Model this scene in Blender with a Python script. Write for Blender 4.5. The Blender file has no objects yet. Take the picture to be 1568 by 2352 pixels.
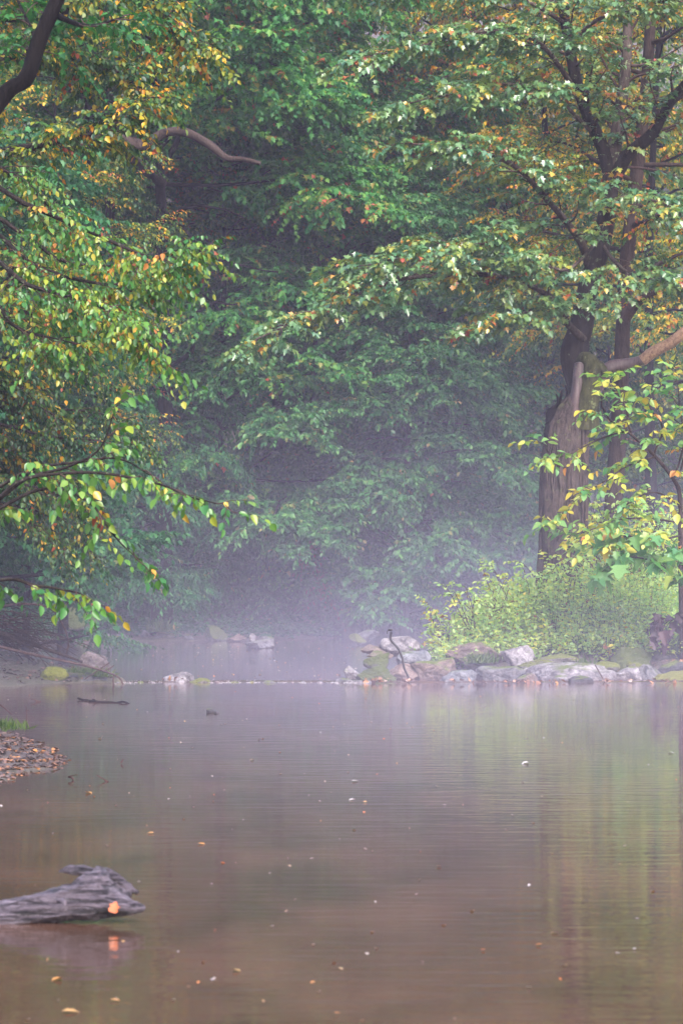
import bpy, math, random
import numpy as np
from mathutils import Vector, noise as mnoise
R = np.random.default_rng(7)
random.seed(7)
SC = bpy.context.scene

# ------------------------------------------------------------------ camera
F = 6000.0                       # focal length in photo pixels (1568 x 2352 view)
HORIZON = 1296.0
PITCH = math.atan((HORIZON - 1176.0) / F)
CAMZ = 1.6
cam_d = bpy.data.cameras.new("camera")
cam = bpy.data.objects.new("camera", cam_d)
SC.collection.objects.link(cam)
SC.camera = cam
cam.location = (0, 0, CAMZ)
cam.rotation_euler = (math.pi / 2 + PITCH, 0, 0)
cam_d.sensor_fit = 'VERTICAL'
cam_d.sensor_height = 36.0
cam_d.lens = F / 2352.0 * 36.0
cam_d.clip_end = 1000
cam_d.dof.use_dof = True
cam_d.dof.focus_distance = 33.0
cam_d.dof.aperture_fstop = 5.6
# ------------------------------------------------------------------ light
SUN_EL, SUN_AZ = math.radians(44), math.radians(160)      # azimuth from +Y, clockwise
w = bpy.data.worlds.new("World"); SC.world = w; w.use_nodes = True
nt = w.node_tree
sky = nt.nodes.new('ShaderNodeTexSky'); sky.sky_type = 'NISHITA'; sky.sun_disc = False
sky.sun_elevation = SUN_EL; sky.sun_rotation = SUN_AZ
sky.air_density = 1.0; sky.dust_density = 4.0; sky.ozone_density = 1.0
bg = nt.nodes['Background']; bg.inputs['Strength'].default_value = 0.15
nt.links.new(sky.outputs[0], bg.inputs['Color'])
sd = bpy.data.lights.new("sun", 'SUN'); sd.energy = 1.2; sd.angle = math.radians(35); sd.color = (1, .98, .97)
so = bpy.data.objects.new("sun", sd); SC.collection.objects.link(so)
sdir = Vector((math.sin(SUN_AZ) * math.cos(SUN_EL), math.cos(SUN_AZ) * math.cos(SUN_EL), math.sin(SUN_EL)))
so.rotation_euler = sdir.to_track_quat('Z', 'Y').to_euler()
SC.view_settings.view_transform = 'Standard'; SC.view_settings.look = 'None'
SC.view_settings.exposure = 1.88; SC.view_settings.gamma = 1.0
SC.view_settings.use_curve_mapping = False
cy = SC.cycles
cy.max_bounces = 8; cy.diffuse_bounces = 3; cy.glossy_bounces = 3; cy.transmission_bounces = 3
cy.volume_bounces = 1; cy.transparent_max_bounces = 4
cy.use_denoising = True
cy.caustics_reflective = False; cy.caustics_refractive = False

# ------------------------------------------------------------------ helpers
def P(px, py, d):
    """photo pixel (1568-wide view) at ground distance d -> world point"""
    u = (px - 784.0) / F; v = (1176.0 - py) / F
    ca, sa = math.cos(PITCH), math.sin(PITCH)
    k = d / (ca - v * sa)
    return np.array((u * k, d, CAMZ + (sa + v * ca) * k))

def tag(o, label=None, cat=None, group=None, kind=None):
    if label: o['label'] = label
    if cat: o['category'] = cat
    if group: o['group'] = group
    if kind: o['kind'] = kind
    return o

def empty(name, loc, label, cat, group=None):
    o = bpy.data.objects.new(name, None); SC.collection.objects.link(o)
    o.location = [float(c) for c in loc]
    o.empty_display_size = .2
    return tag(o, label, cat, group)

def link_mesh(name, me, mat, parent=None):
    o = bpy.data.objects.new(name, me); SC.collection.objects.link(o)
    if mat is not None: me.materials.append(mat)
    if parent is not None:
        o.parent = parent
        off = Vector((0, 0, 0)); q = parent
        while q is not None: off += q.location; q = q.parent
        me.transform(__import__('mathutils').Matrix.Translation(-off))
    return o

def mesh_np(name, V, loops, sizes, mat, parent=None, tint=None, smooth=True):
    V = np.asarray(V, np.float32); loops = np.asarray(loops, np.int32); sizes = np.asarray(sizes, np.int32)
    me = bpy.data.meshes.new(name)
    me.vertices.add(len(V)); me.vertices.foreach_set('co', V.ravel())
    me.loops.add(len(loops)); me.loops.foreach_set('vertex_index', loops)
    me.polygons.add(len(sizes))
    st = np.concatenate(([0], np.cumsum(sizes)[:-1])).astype(np.int32)
    me.polygons.foreach_set('loop_start', st)
    if smooth: me.polygons.foreach_set('use_smooth', np.ones(len(sizes), bool))
    me.update(calc_edges=True); me.validate()
    if tint is not None:
        a = me.attributes.new('tint', 'FLOAT', 'FACE'); a.data.foreach_set('value', np.asarray(tint, np.float32))
    return link_mesh(name, me, mat, parent)

def nrm(a):
    return a / np.maximum(np.linalg.norm(a, axis=-1, keepdims=True), 1e-9)

class MB:
    """collects vertices and faces for one mesh"""
    def __init__(s): s.V = []; s.L = []; s.S = []; s.T = []; s.n = 0
    def add(s, V, faces, tint=None):
        faces = np.asarray(faces)
        s.V.append(V); s.L.append((faces + s.n).ravel()); s.S.append(np.full(len(faces), faces.shape[1])); s.n += len(V)
        s.T.append(np.zeros(len(faces)) if tint is None else tint)
    def build(s, name, mat, parent=None, smooth=True):
        return mesh_np(name, np.concatenate(s.V), np.concatenate(s.L), np.concatenate(s.S), mat, parent, np.concatenate(s.T), smooth)

def spline(pts, n):
    """Catmull-Rom resample; pts (k,m)"""
    pts = np.asarray(pts, float)
    if len(pts) < 3:
        t = np.linspace(0, 1, n)[:, None]; return pts[0] * (1 - t) + pts[-1] * t
    Q = np.vstack((2 * pts[0] - pts[1], pts, 2 * pts[-1] - pts[-2]))
    k = len(pts) - 1
    u = np.linspace(0, k, n); i = np.minimum(u.astype(int), k - 1); t = (u - i)[:, None]
    a, b, c, d = Q[i], Q[i + 1], Q[i + 2], Q[i + 3]
    return .5 * (2 * b + (c - a) * t + (2 * a - 5 * b + 4 * c - d) * t ** 2 + (3 * b - a - 3 * c + d) * t ** 3)

def tube(mb, pts, rad, sides=8, rough=0.0, cap=True, seed=0, cap0=False):
    pts = np.asarray(pts, float); n = len(pts); rad = np.asarray(rad, float)
    T = nrm(np.gradient(pts, axis=0))
    ref = np.array((0, 0, 1.)) if abs(T[:, 2]).mean() < .8 else np.array((0, 1., 0))
    A = nrm(np.cross(T, ref)); B = np.cross(T, A)
    th = np.linspace(0, 2 * math.pi, sides, endpoint=False)
    rr = rad[:, None] * np.ones(sides)
    if rough:
        ph = np.random.default_rng(seed).uniform(0, 6.28, 6)
        s = np.linspace(0, 1, n)[:, None] * n * .35
        rr = rr * (1 + rough * (np.sin(2 * th + s + ph[0]) * .5 + np.sin(3 * th - s * 1.7 + ph[1]) * .35 + np.sin(5 * th + s * .6 + ph[2]) * .35 + np.sin(9 * th + ph[3] + s * .3) * .3 + np.sin(s * 3.1 + ph[4]) * .3))
    V = pts[:, None, :] + rr[..., None] * (np.cos(th)[None, :, None] * A[:, None, :] + np.sin(th)[None, :, None] * B[:, None, :])
    V = V.reshape(-1, 3)
    i = np.arange(n - 1)[:, None] * sides; j = np.arange(sides)[None, :]; j2 = (j + 1) % sides
    f = np.stack((i + j, i + j2, i + sides + j2, i + sides + j), -1).reshape(-1, 4)
    mb.add(V, f)
    if cap0: mb.add(np.vstack((V[:sides], pts[0])), np.array([((k + 1) % sides, k, sides) for k in range(sides)]))
    if cap:
        e = np.vstack((V[-sides:], pts[-1] + T[-1] * rad[-1] * .5))
        mb.add(e, np.array([(k, (k + 1) % sides, sides) for k in range(sides)]))

# ---- leaves.  template: (x across, y along, z up) ; two folded halves
def tmpl(pts, fold=.22, curl=.25):
    """pts: right outline from base to tip, excluding both (x>0)"""
    r = [(x, y) for x, y in pts]
    V = [(0, 0, 0)] + [(x, y, fold * x - curl * y * y) for x, y in r] + [(0, 1, -curl)] + [(-x, y, fold * x - curl * y * y) for x, y in reversed(r)]
    k = len(r)
    f1 = list(range(0, k + 2)); f2 = [0] + list(range(k + 1, 2 * k + 2))
    return np.array(V, float), np.array([f1, f2])
OVATE = tmpl([(.27, .22), (.33, .45), (.2, .76)])
LANCE = tmpl([(.16, .25), (.18, .5), (.1, .78)], .25, .3)
MAPLE = tmpl([(.18, .0), (.52, .12), (.3, .32), (.62, .58), (.26, .56), (.2, .78)], .15, .28)
DIAM = tmpl([(.3, .42)], .3, .3)
BLADE = tmpl([(.035, .3), (.028, .7)], .3, .35)
def TINT(n, lo, hi): return R.uniform(lo, hi, n)

def leaves(mb, Pp, D, N, S, T, tint):
    V0, f = T
    D = nrm(D); X = nrm(np.cross(D, N)); Nn = np.cross(X, D)
    n = len(Pp); m = len(V0)
    curl = R.uniform(.3, 1.7, (n, 1, 1)); wid = R.uniform(.8, 1.1, (n, 1, 1))
    V = Pp[:, None] + S[:, None, None] * (V0[None, :, 0:1] * wid * X[:, None] + V0[None, :, 1:2] * D[:, None] + V0[None, :, 2:3] * curl * Nn[:, None])
    ff = (np.arange(n)[:, None, None] * m + f[None]).reshape(-1, f.shape[1])
    mb.add(V.reshape(-1, 3), ff, np.repeat(tint, len(f)))

def sprays(mbl, mbt, O, D, L, m, size, T, droop=.25, hang=.3, tint=None, tw=.004, up=(0, 0, 1), flat=.35, spread=.9):
    """n twigs, each with m leaves on both sides"""
    n = len(O)
    if n == 0: return
    O = np.asarray(O); D = nrm(np.asarray(D)); L = np.asarray(L)
    t = np.linspace(.12, 1, m)
    dn = np.array((0, 0, -1.))
    def pos(tt): return O[:, None] + L[:, None, None] * (D[:, None] * tt[None, :, None] + dn * (droop * tt ** 2)[None, :, None])
    Pp = pos(t)
    Tn = nrm(D[:, None] + dn * (2 * droop * t)[None, :, None])
    side = nrm(np.cross(Tn, np.array((0, 0, 1.)) + R.normal(0, .25, (n, 1, 3))))
    sg = np.where(np.arange(m) % 2 == 0, 1., -1.)[None, :, None]
    dirn = side * sg * spread + Tn * .6 + dn * hang + R.normal(0, .28, (n, m, 3))
    dirn[:, -1] = Tn[:, -1] + dn * hang + R.normal(0, .1, (n, 3))
    N = np.array(up, float) + R.normal(0, flat, (n, m, 3))
    S = size * R.uniform(.5, 1.25, (n, m)) * (1 - .25 * np.abs(t - .5))[None]
    tt = tint(n) if tint else R.uniform(0, 1, n)
    tl = np.clip(tt[:, None] + R.normal(0, .13, (n, m)), 0, 1)
    sp = R.uniform(0, 1, (n, m)) < .04
    tl = np.where(sp, R.uniform(.6, 1, (n, m)), tl)
    leaves(mbl, Pp.reshape(-1, 3), dirn.reshape(-1, 3), N.reshape(-1, 3), S.ravel(), T, tl.ravel())
    if mbt is not None:                                    # twig wood
        tq = np.linspace(0, 1, 4); C = pos(tq)            # n,4,3
        a = np.array([(1, 0, 0), (-.5, 0, .87), (-.5, 0, -.87)]) * tw
        rad = np.array((1, .8, .6, .3))
        V = C[:, :, None, :] + a[None, None] * rad[None, :, None, None]
        base = np.arange(n)[:, None, None] * 12 + np.arange(3)[None, :, None] * 3
        j = np.arange(3)[None, None, :]; j2 = (j + 1) % 3
        f = np.stack((base + j, base + j2, base + 3 + j2, base + 3 + j), -1).reshape(-1, 4)
        mbt.add(V.reshape(-1, 3), f)

def curve_from(start, d, L, droop, wob, n=7):
    d = nrm(np.asarray(d, float)); t = np.linspace(0, 1, n)[:, None]
    a = R.normal(0, wob, 3); b = R.normal(0, wob, 3)
    return start + L * (d * t + np.array((0, 0, -1)) * droop * t ** 2 + a * np.sin(t * 3.14) * .5 + b * np.sin(t * 6.28) * .25)

def foliate(mbl, mbt, limbs, T, size, sub=1.6, nsub=10, nspray=7, m=9, spl=.5, droop=.2, hang=.3, tint=None, start=.25, rise=.1, sprdroop=.3, wood=True, flat=.35, view=None):
    """limbs: list of (pts, r0).  grows side branches and leafy twigs off each"""
    O, D, L = [], [], []
    for pts, r0 in limbs:
        pts = np.asarray(pts); n = len(pts)
        seg = np.linalg.norm(np.diff(pts, axis=0), axis=1).sum()
        k = max(2, int(nsub * seg / 4.0))
        for q in range(k + 1):
            t = 1.0 if q == k else start + (1 - start) * (q + R.uniform(-.3, .3)) / k
            t = min(max(t, 0), 1); x = t * (n - 1); i = min(int(x), n - 2); f = x - i
            p = pts[i] * (1 - f) + pts[i + 1] * f; tg = nrm(pts[i + 1] - pts[i])
            sd = nrm(np.cross(tg, (0, 0, 1))) * (1 if q % 2 else -1)
            an = R.uniform(.5, 1.2)
            d = tg * math.cos(an) + sd * math.sin(an) + np.array((0, 0, R.normal(rise, .25)))
            if q == k: d = tg
            sl = sub * R.uniform(.55, 1.1) * (1 - .45 * t)
            c = curve_from(p, d, sl, droop, .12, 6)
            if wood: tube(mbt, c, np.linspace(max(.006, r0 * .22), .003, 6), 4, cap=False)
            for s in range(nspray):
                u = (s + R.uniform(0, 1)) / nspray * .85 + .15
                x2 = u * 5; i2 = min(int(x2), 4); f2 = x2 - i2
                o = c[i2] * (1 - f2) + c[i2 + 1] * f2; tg2 = nrm(c[i2 + 1] - c[i2])
                s2 = nrm(np.cross(tg2, (0, 0, 1))) * (1 if s % 2 else -1)
                a2 = R.uniform(.2, 1.1)
                O.append(o); D.append(tg2 * math.cos(a2) + s2 * math.sin(a2) + np.array((0, 0, R.normal(.05, .22)))); L.append(spl * R.uniform(.6, 1.2))
    if not O: return
    sprays(mbl, mbt if wood else None, np.array(O), np.array(D), np.array(L), m, size, T, sprdroop, hang, tint, flat=flat)

# ------------------------------------------------------------------ materials
def new_mat(name):
    m = bpy.data.materials.new(name); m.use_nodes = True
    return m, m.node_tree, m.node_tree.nodes['Principled BSDF'], m.node_tree.nodes['Material Output']
def ramp(nt, stops, fac=None):
    r = nt.nodes.new('ShaderNodeValToRGB'); e = r.color_ramp.elements
    while len(e) < len(stops): e.new(.5)
    for i, (p, c) in enumerate(stops): e[i].position = p; e[i].color = (*c, 1)
    if fac is not None: nt.links.new(fac, r.inputs[0])
    return r
def noise_tex(nt, scale, detail=4, vec=None, rough=.55, dist=0.):
    n = nt.nodes.new('ShaderNodeTexNoise'); n.inputs['Scale'].default_value = scale
    n.inputs['Detail'].default_value = detail; n.inputs['Roughness'].default_value = rough; n.inputs['Distortion'].default_value = dist
    if vec is not None: nt.links.new(vec, n.inputs['Vector'])
    return n
def coords(nt, scale=(1, 1, 1)):
    g = nt.nodes.new('ShaderNodeNewGeometry'); mp = nt.nodes.new('ShaderNodeMapping'); mp.inputs['Scale'].default_value = scale
    nt.links.new(g.outputs['Position'], mp.inputs['Vector']); return mp.outputs[0]
def mix(nt, fac, a, b, blend='MIX'):
    m = nt.nodes.new('ShaderNodeMix'); m.data_type = 'RGBA'; m.blend_type = blend
    for s, v in ((0, fac), (6, a), (7, b)):
        if hasattr(v, 'is_output'): nt.links.new(v, m.inputs[s])
        elif s == 0: m.inputs[0].default_value = v
        else: m.inputs[s].default_value = (*v, 1)
    return m.outputs[2]
def bump(nt, bs, h, strength, dist=.02):
    b = nt.nodes.new('ShaderNodeBump'); b.inputs['Strength'].default_value = strength; b.inputs['Distance'].default_value = dist
    nt.links.new(h, b.inputs['Height']); nt.links.new(b.outputs[0], bs.inputs['Normal'])

def leaf_mat(name, stops, rough=.42, trans=.35, spec=.5):
    m, nt, bs, out = new_mat(name)
    a = nt.nodes.new('ShaderNodeAttribute'); a.attribute_name = 'tint'
    r = ramp(nt, stops, a.outputs['Fac'])
    n = noise_tex(nt, 28, 3, coords(nt))
    c = mix(nt, .18, r.outputs[0], ramp(nt, [(.3, (.45, .4, .3)), (.5, (1, 1, 1)), (.7, (1.0, 1.0, .9))], n.outputs[0]).outputs[0], 'MULTIPLY')
    nt.links.new(c, bs.inputs['Base Color'])
    bs.inputs['Roughness'].default_value = rough; bs.inputs['Specular IOR Level'].default_value = spec
    tr = nt.nodes.new('ShaderNodeBsdfTranslucent')
    nt.links.new(mix(nt, 1.0, c, (1.1, 1.25, .6), 'MULTIPLY'), tr.inputs['Color'])
    ms = nt.nodes.new('ShaderNodeMixShader'); ms.inputs[0].default_value = trans
    nt.links.new(bs.outputs[0], ms.inputs[1]); nt.links.new(tr.outputs[0], ms.inputs[2]); nt.links.new(ms.outputs[0], out.inputs['Surface'])
    return m
GD, GM, GL = (.022, .075, .03), (.04, .12, .035), (.09, .19, .045)
YL, OR, RD, BR = (.42, .32, .03), (.5, .17, .02), (.3, .05, .03), (.12, .06, .03)
M = {}
M['maple_leaf'] = leaf_mat('maple_leaf', [(0, (.05, .15, .07)), (.4, (.11, .22, .075)), (.7, (.22, .29, .065)), (.8, (.42, .32, .03)), (.92, (.5, .2, .04)), (1, RD)], .3, .32, 1.0)
M['oak_leaf'] = leaf_mat('oak_leaf', [(0, (.02, .10, .035)), (.45, (.05, .19, .045)), (.75, (.13, .29, .055)), (.93, (.25, .2, .05)), (1, (.35, .09, .05))], .45, .4, .25)
M['beech_leaf'] = leaf_mat('beech_leaf', [(0, (.012, .07, .03)), (.5, (.035, .14, .05)), (.85, (.08, .24, .08)), (1, (.25, .16, .06))], .45, .35, .25)
M['beech_light'] = leaf_mat('beech_light', [(0, (.018, .085, .028)), (.5, (.05, .175, .05)), (.85, (.12, .28, .075)), (1, (.25, .18, .06))], .42, .35, .35)
M['yellow_leaf'] = leaf_mat('yellow_leaf', [(0, (.012, .06, .02)), (.35, (.05, .13, .02)), (.6, (.24, .26, .02)), (.8, (.62, .36, .015)), (.94, (.6, .2, .015)), (1, (.3, .06, .02))], .4, .4)
M['birch_leaf'] = leaf_mat('birch_leaf', [(0, (.035, .15, .035)), (.4, (.09, .22, .03)), (.65, (.28, .33, .03)), (.85, (.55, .28, .03)), (1, (.25, .05, .02))], .33, .35, .6)
M['sapling_leaf'] = leaf_mat('sapling_leaf', [(0, (.08, .25, .09)), (.4, (.2, .36, .1)), (.62, (.48, .48, .08)), (.9, (.62, .45, .05)), (1, (.55, .22, .05))], .36, .45)
M['shrub_leaf'] = leaf_mat('shrub_leaf', [(0, (.28, .47, .2)), (.5, (.48, .6, .23)), (.8, (.65, .68, .15)), (.95, (.7, .52, .1)), (1, (.3, .12, .06))], .5, .55)
M['wood_leaf'] = leaf_mat('wood_leaf', [(0, (.015, .07, .025)), (.4, (.045, .12, .03)), (.65, (.14, .18, .03)), (.88, (.2, .14, .02)), (1, (.25, .1, .03))], .5, .35, .2)
M['grass'] = leaf_mat('grass', [(0, (.03, .08, .02)), (1, (.12, .19, .035))], .5, .35)
M['fallen_leaf'] = leaf_mat('fallen_leaf', [(0, (.05, .035, .035)), (.35, (.13, .085, .08)), (.6, (.2, .12, .1)), (.85, (.3, .13, .06)), (.95, (.5, .22, .05)), (1, (.45, .35, .35))], .3, .1)
M['floating_leaf'] = leaf_mat('floating_leaf', [(0, (.42, .4, .42)), (.4, (.32, .22, .1)), (.7, (.4, .18, .04)), (1, (.5, .12, .03))], .35, .1)
M['red_vine'] = leaf_mat('red_vine', [(0, (.05, .06, .03)), (.5, (.14, .055, .045)), (1, (.22, .07, .05))], .5, .3)

def bark_mat(name, dark, light, lichen=None, lich=.0, sc=1.0, zs=.18, rough=.75, bs_=.9, vs=None):
    m, nt, bs, out = new_mat(name)
    v = coords(nt, vs or (sc, sc, sc * zs))
    n1 = noise_tex(nt, 26, 6, v, .7, .6); n2 = noise_tex(nt, 3.0, 3, coords(nt))
    c = ramp(nt, [(.44 if vs else .35, dark), (.5, tuple((a + b) / 2 for a, b in zip(dark, light))), (.58 if vs else .66, light)], n1.outputs[0]).outputs[0]
    c = mix(nt, ramp(nt, [(.4, (0, 0, 0)), (.65, (.1, .1, .1) if vs else (.5, .5, .5))], n2.outputs[0]).outputs[0], c, light)
    if lichen:
        n3 = noise_tex(nt, 9, 6, coords(nt), .7)
        c = mix(nt, ramp(nt, [(.62 - lich, (0, 0, 0)), (.66 - lich, (1, 1, 1))], n3.outputs[0]).outputs[0], c, lichen)
    nt.links.new(c, bs.inputs['Base Color']); bs.inputs['Roughness'].default_value = rough; bs.inputs['Specular IOR Level'].default_value = .5 if rough < .5 else .05
    bump(nt, bs, n1.outputs[0], bs_, .04)
    return m
M['old_bark'] = bark_mat('old_bark', (.004, .003, .003), (.105, .08, .074), (.09, .095, .05), .03, 1, .26)
M['dark_bark'] = bark_mat('dark_bark', (.006, .005, .006), (.04, .033, .03), (.14, .17, .1), .0)
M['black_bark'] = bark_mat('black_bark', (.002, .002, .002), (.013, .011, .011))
M['limb_bark'] = bark_mat('limb_bark', (.012, .009, .009), (.09, .068, .06), (.22, .26, .15), .04)
M['mossy_bark'] = bark_mat('mossy_bark', (.015, .015, .01), (.09, .09, .04), (.15, .17, .08), .04)
M['bare_wood'] = bark_mat('bare_wood', (.16, .09, .07), (.5, .32, .22), None, 0, 1, .9)
M['wet_wood'] = bark_mat('wet_wood', (.02, .012, .014), (.15, .1, .105), (.2, .22, .1), -.04, 1, .12, .35, .4)
M['brown_bark'] = bark_mat('brown_bark', (.01, .007, .007), (.07, .05, .045), None, 0, 1.2)
M['twig'] = bark_mat('twig', (.03, .02, .02), (.11, .07, .065), None, 0, 1, 1)
M['drift_wood'] = bark_mat('drift_wood', (.008, .006, .01), (.14, .115, .15), None, 0, 1.3, .9, .4, 1.0, (.14, 1.2, 1.7))

def rock_mat(name, base, light, moss=.5, moss_c=(.1, .13, .02), stain=None):
    m, nt, bs, out = new_mat(name)
    co = coords(nt)
    n1 = noise_tex(nt, 7, 8, co, .7, .8); n2 = noise_tex(nt, 30, 5, co, .7)
    vo = nt.nodes.new('ShaderNodeTexVoronoi'); vo.feature = 'DISTANCE_TO_EDGE'; vo.inputs['Scale'].default_value = 6
    wv = nt.nodes.new('ShaderNodeVectorMath'); wv.operation = 'ADD'
    nt.links.new(co, wv.inputs[0]); nt.links.new(n1.outputs['Color'], wv.inputs[1]); nt.links.new(wv.outputs[0], vo.inputs['Vector'])
    c = ramp(nt, [(.36, base), (.52, tuple((a * .5 + b * .5) for a, b in zip(base, light))), (.62, light)], n1.outputs[0]).outputs[0]
    c = mix(nt, .5, c, ramp(nt, [(.35, (.35, .33, .35)), (.6, (1.1, 1.1, 1.1))], n2.outputs[0]).outputs[0], 'MULTIPLY')
    c = mix(nt, ramp(nt, [(.0, (.85, .85, .85)), (.05, (0, 0, 0))], vo.outputs[0]).outputs[0], c, (.03, .025, .03))
    if stain:
        n4 = noise_tex(nt, 3.5, 3, co); c = mix(nt, ramp(nt, [(.52, (0, 0, 0)), (.62, (.8, .8, .8))], n4.outputs[0]).outputs[0], c, stain)
    if moss > 0:
        g = nt.nodes.new('ShaderNodeNewGeometry'); sx = nt.nodes.new('ShaderNodeSeparateXYZ'); nt.links.new(g.outputs['Normal'], sx.inputs[0])
        n3 = noise_tex(nt, 3.2, 6, co, .7)
        ad = nt.nodes.new('ShaderNodeMath'); ad.operation = 'MULTIPLY_ADD'; nt.links.new(sx.outputs[2], ad.inputs[0]); ad.inputs[1].default_value = .35; nt.links.new(n3.outputs[0], ad.inputs[2])
        k = .95 - moss * .5
        mc = mix(nt, n2.outputs[0], tuple(x * .5 for x in moss_c), tuple(x * 1.5 for x in moss_c))
        c = mix(nt, ramp(nt, [(k - .05, (0, 0, 0)), (k + .05, (1, 1, 1))], ad.outputs[0]).outputs[0], c, mc)
    nt.links.new(c, bs.inputs['Base Color']); bs.inputs['Roughness'].default_value = .55
    ad2 = nt.nodes.new('ShaderNodeMath'); ad2.operation = 'MULTIPLY_ADD'; nt.links.new(n2.outputs[0], ad2.inputs[0]); ad2.inputs[1].default_value = .35; nt.links.new(n1.outputs[0], ad2.inputs[2])
    bump(nt, bs, ad2.outputs[0], 1.0, .09)
    return m
RK = dict(
 pale=rock_mat('pale_rock', (.09, .08, .09), (.5, .46, .5), .12),
 grey=rock_mat('grey_rock', (.045, .045, .05), (.3, .29, .32), .25),
 blue=rock_mat('bluish_rock', (.09, .1, .12), (.36, .37, .42), .05),
 brown=rock_mat('brown_rock', (.1, .07, .06), (.3, .22, .2), .45),
 red=rock_mat('reddish_rock', (.16, .11, .1), (.4, .3, .27), .15),
 moss=rock_mat('mossy_rock', (.06, .06, .05), (.2, .19, .18), .95, (.07, .09, .02)),
 bright=rock_mat('bright_moss_rock', (.12, .12, .09), (.36, .34, .33), .85, (.12, .135, .02)),
 dark=rock_mat('dark_rock', (.02, .02, .025), (.09, .085, .1), .25),
 stain=rock_mat('stained_rock', (.1, .08, .06), (.3, .26, .24), .7, (.17, .17, .02), (.5, .24, .05)),
 mud=rock_mat('muddy_rock', (.05, .035, .035), (.3, .24, .25), .25),
 cushion=rock_mat('moss_cushion', (.12, .14, .02), (.2, .2, .03), 1.2, (.18, .19, .015)),
)
# ground
def ground_mat():
    m, nt, bs, out = new_mat('ground')
    co = coords(nt)
    n1 = noise_tex(nt, 6, 8, co, .7); n2 = noise_tex(nt, 22, 6, co, .75); n3 = noise_tex(nt, .35, 3, co)
    c = ramp(nt, [(.36, (.03, .022, .02)), (.5, (.085, .062, .058)), (.6, (.14, .11, .105)), (.7, (.17, .1, .06))], n2.outputs[0]).outputs[0]
    c = mix(nt, ramp(nt, [(.45, (0, 0, 0)), (.6, (.6, .6, .6))], n1.outputs[0]).outputs[0], c, (.11, .085, .085))
    c = mix(nt, ramp(nt, [(.5, (0, 0, 0)), (.62, (.35, .35, .35))], n3.outputs[0]).outputs[0], c, (.07, .09, .02))
    nt.links.new(c, bs.inputs['Base Color']); bs.inputs['Roughness'].default_value = .6
    bump(nt, bs, n2.outputs[0], .8, .05)
    return m
M['ground'] = ground_mat()
def water_mat():
    m, nt, bs, out = new_mat('water')
    bs.inputs['Base Color'].default_value = (.085, .052, .034, 1)
    n0 = noise_tex(nt, 1.3, 4, coords(nt, (1, .5, 1)))
    nt.links.new(ramp(nt, [(.35, (.05, .028, .019)), (.65, (.094, .048, .035))], n0.outputs[0]).outputs[0], bs.inputs['Base Color'])
    bs.inputs['Roughness'].default_value = .04; bs.inputs['IOR'].default_value = 1.333
    a = noise_tex(nt, 1.0, 3, coords(nt, (2.2, 7.5, 1)), .5, .3); b = noise_tex(nt, 1.0, 2, coords(nt, (9, 34, 1)))
    k = noise_tex(nt, .22, 3, coords(nt, (1, .7, 1)))
    s = nt.nodes.new('ShaderNodeMath'); s.operation = 'MULTIPLY_ADD'; nt.links.new(b.outputs[0], s.inputs[0]); s.inputs[1].default_value = .16; nt.links.new(a.outputs[0], s.inputs[2])
    s2 = nt.nodes.new('ShaderNodeMath'); s2.operation = 'MULTIPLY'; nt.links.new(s.outputs[0], s2.inputs[0]); nt.links.new(ramp(nt, [(.35, (.25, .25, .25)), (.65, (1, 1, 1))], k.outputs[0]).outputs[0], s2.inputs[1])
    bump(nt, bs, s2.outputs[0], .45, .012)
    return m
M['water'] = water_mat()
def simple(name, col, rough=.6):
    m, nt, bs, out = new_mat(name); n = noise_tex(nt, 40, 4, coords(nt))
    nt.links.new(mix(nt, n.outputs[0], tuple(c * .6 for c in col), tuple(min(1, c * 1.35) for c in col)), bs.inputs['Base Color']); bs.inputs['Roughness'].default_value = rough
    bump(nt, bs, n.outputs[0], .4, .01); return m
M['foam'] = simple('foam', (.42, .41, .45), .4)
M['metal'] = simple('dark_metal', (.012, .01, .014), .5)

# ------------------------------------------------------------------ terrain and water
LOW = [(-5.2, -8), (-4.2, 8), (-3.4, 14), (-2.75, 17.5), (-2.42, 19.3), (-2.25, 20.6), (-2.4, 22.5), (-3.0, 24.6), (-3.7, 26.5), (-4.6, 28.5), (-4.7, 31.5), (-4.45, 33.8),
       (-3.9, 34.9), (-3.15, 35.15), (-2.9, 35.55), (1.0, 35.55), (3, 35.7), (10, 35.9), (26, 33), (30, 15), (30, -8)]
UP = [(-2.9, 35.4), (-3.3, 36.4), (-5.6, 40), (-6.3, 46), (-6.0, 50.5), (-4.6, 53.2), (-2.5, 54), (-1.0, 54.6), (0.0, 56), (.3, 70), (1.0, 90), (4.5, 90), (3.6, 70), (3.0, 56), (2.3, 52), (1.75, 44), (1.3, 39.5), (.95, 37), (.9, 35.4)]
def sdist(poly, X, Y):
    """>0 outside"""
    d = np.full(X.shape, 1e9); ins = np.zeros(X.shape, bool)
    for (x0, y0), (x1, y1) in zip(poly, poly[1:] + poly[:1]):
        dx, dy = x1 - x0, y1 - y0
        t = np.clip(((X - x0) * dx + (Y - y0) * dy) / (dx * dx + dy * dy), 0, 1)
        d = np.minimum(d, np.hypot(X - x0 - t * dx, Y - y0 - t * dy))
        c = ((y0 > Y) != (y1 > Y)) & (X < (x1 - x0) * (Y - y0) / (y1 - y0 + 1e-12) + x0)
        ins ^= c
    return np.where(ins, -d, d)
def sm(a, b, x):
    t = np.clip((x - a) / (b - a), 0, 1); return t * t * (3 - 2 * t)
def lumps(X, Y, s, seed):
    r = np.random.default_rng(seed); z = 0
    for k in range(6):
        a = r.uniform(0, 6.28); f = s * 1.7 ** k
        z = z + np.sin(X * f * math.cos(a) + Y * f * math.sin(a) + r.uniform(0, 6)) * .6 ** k
    return z
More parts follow.
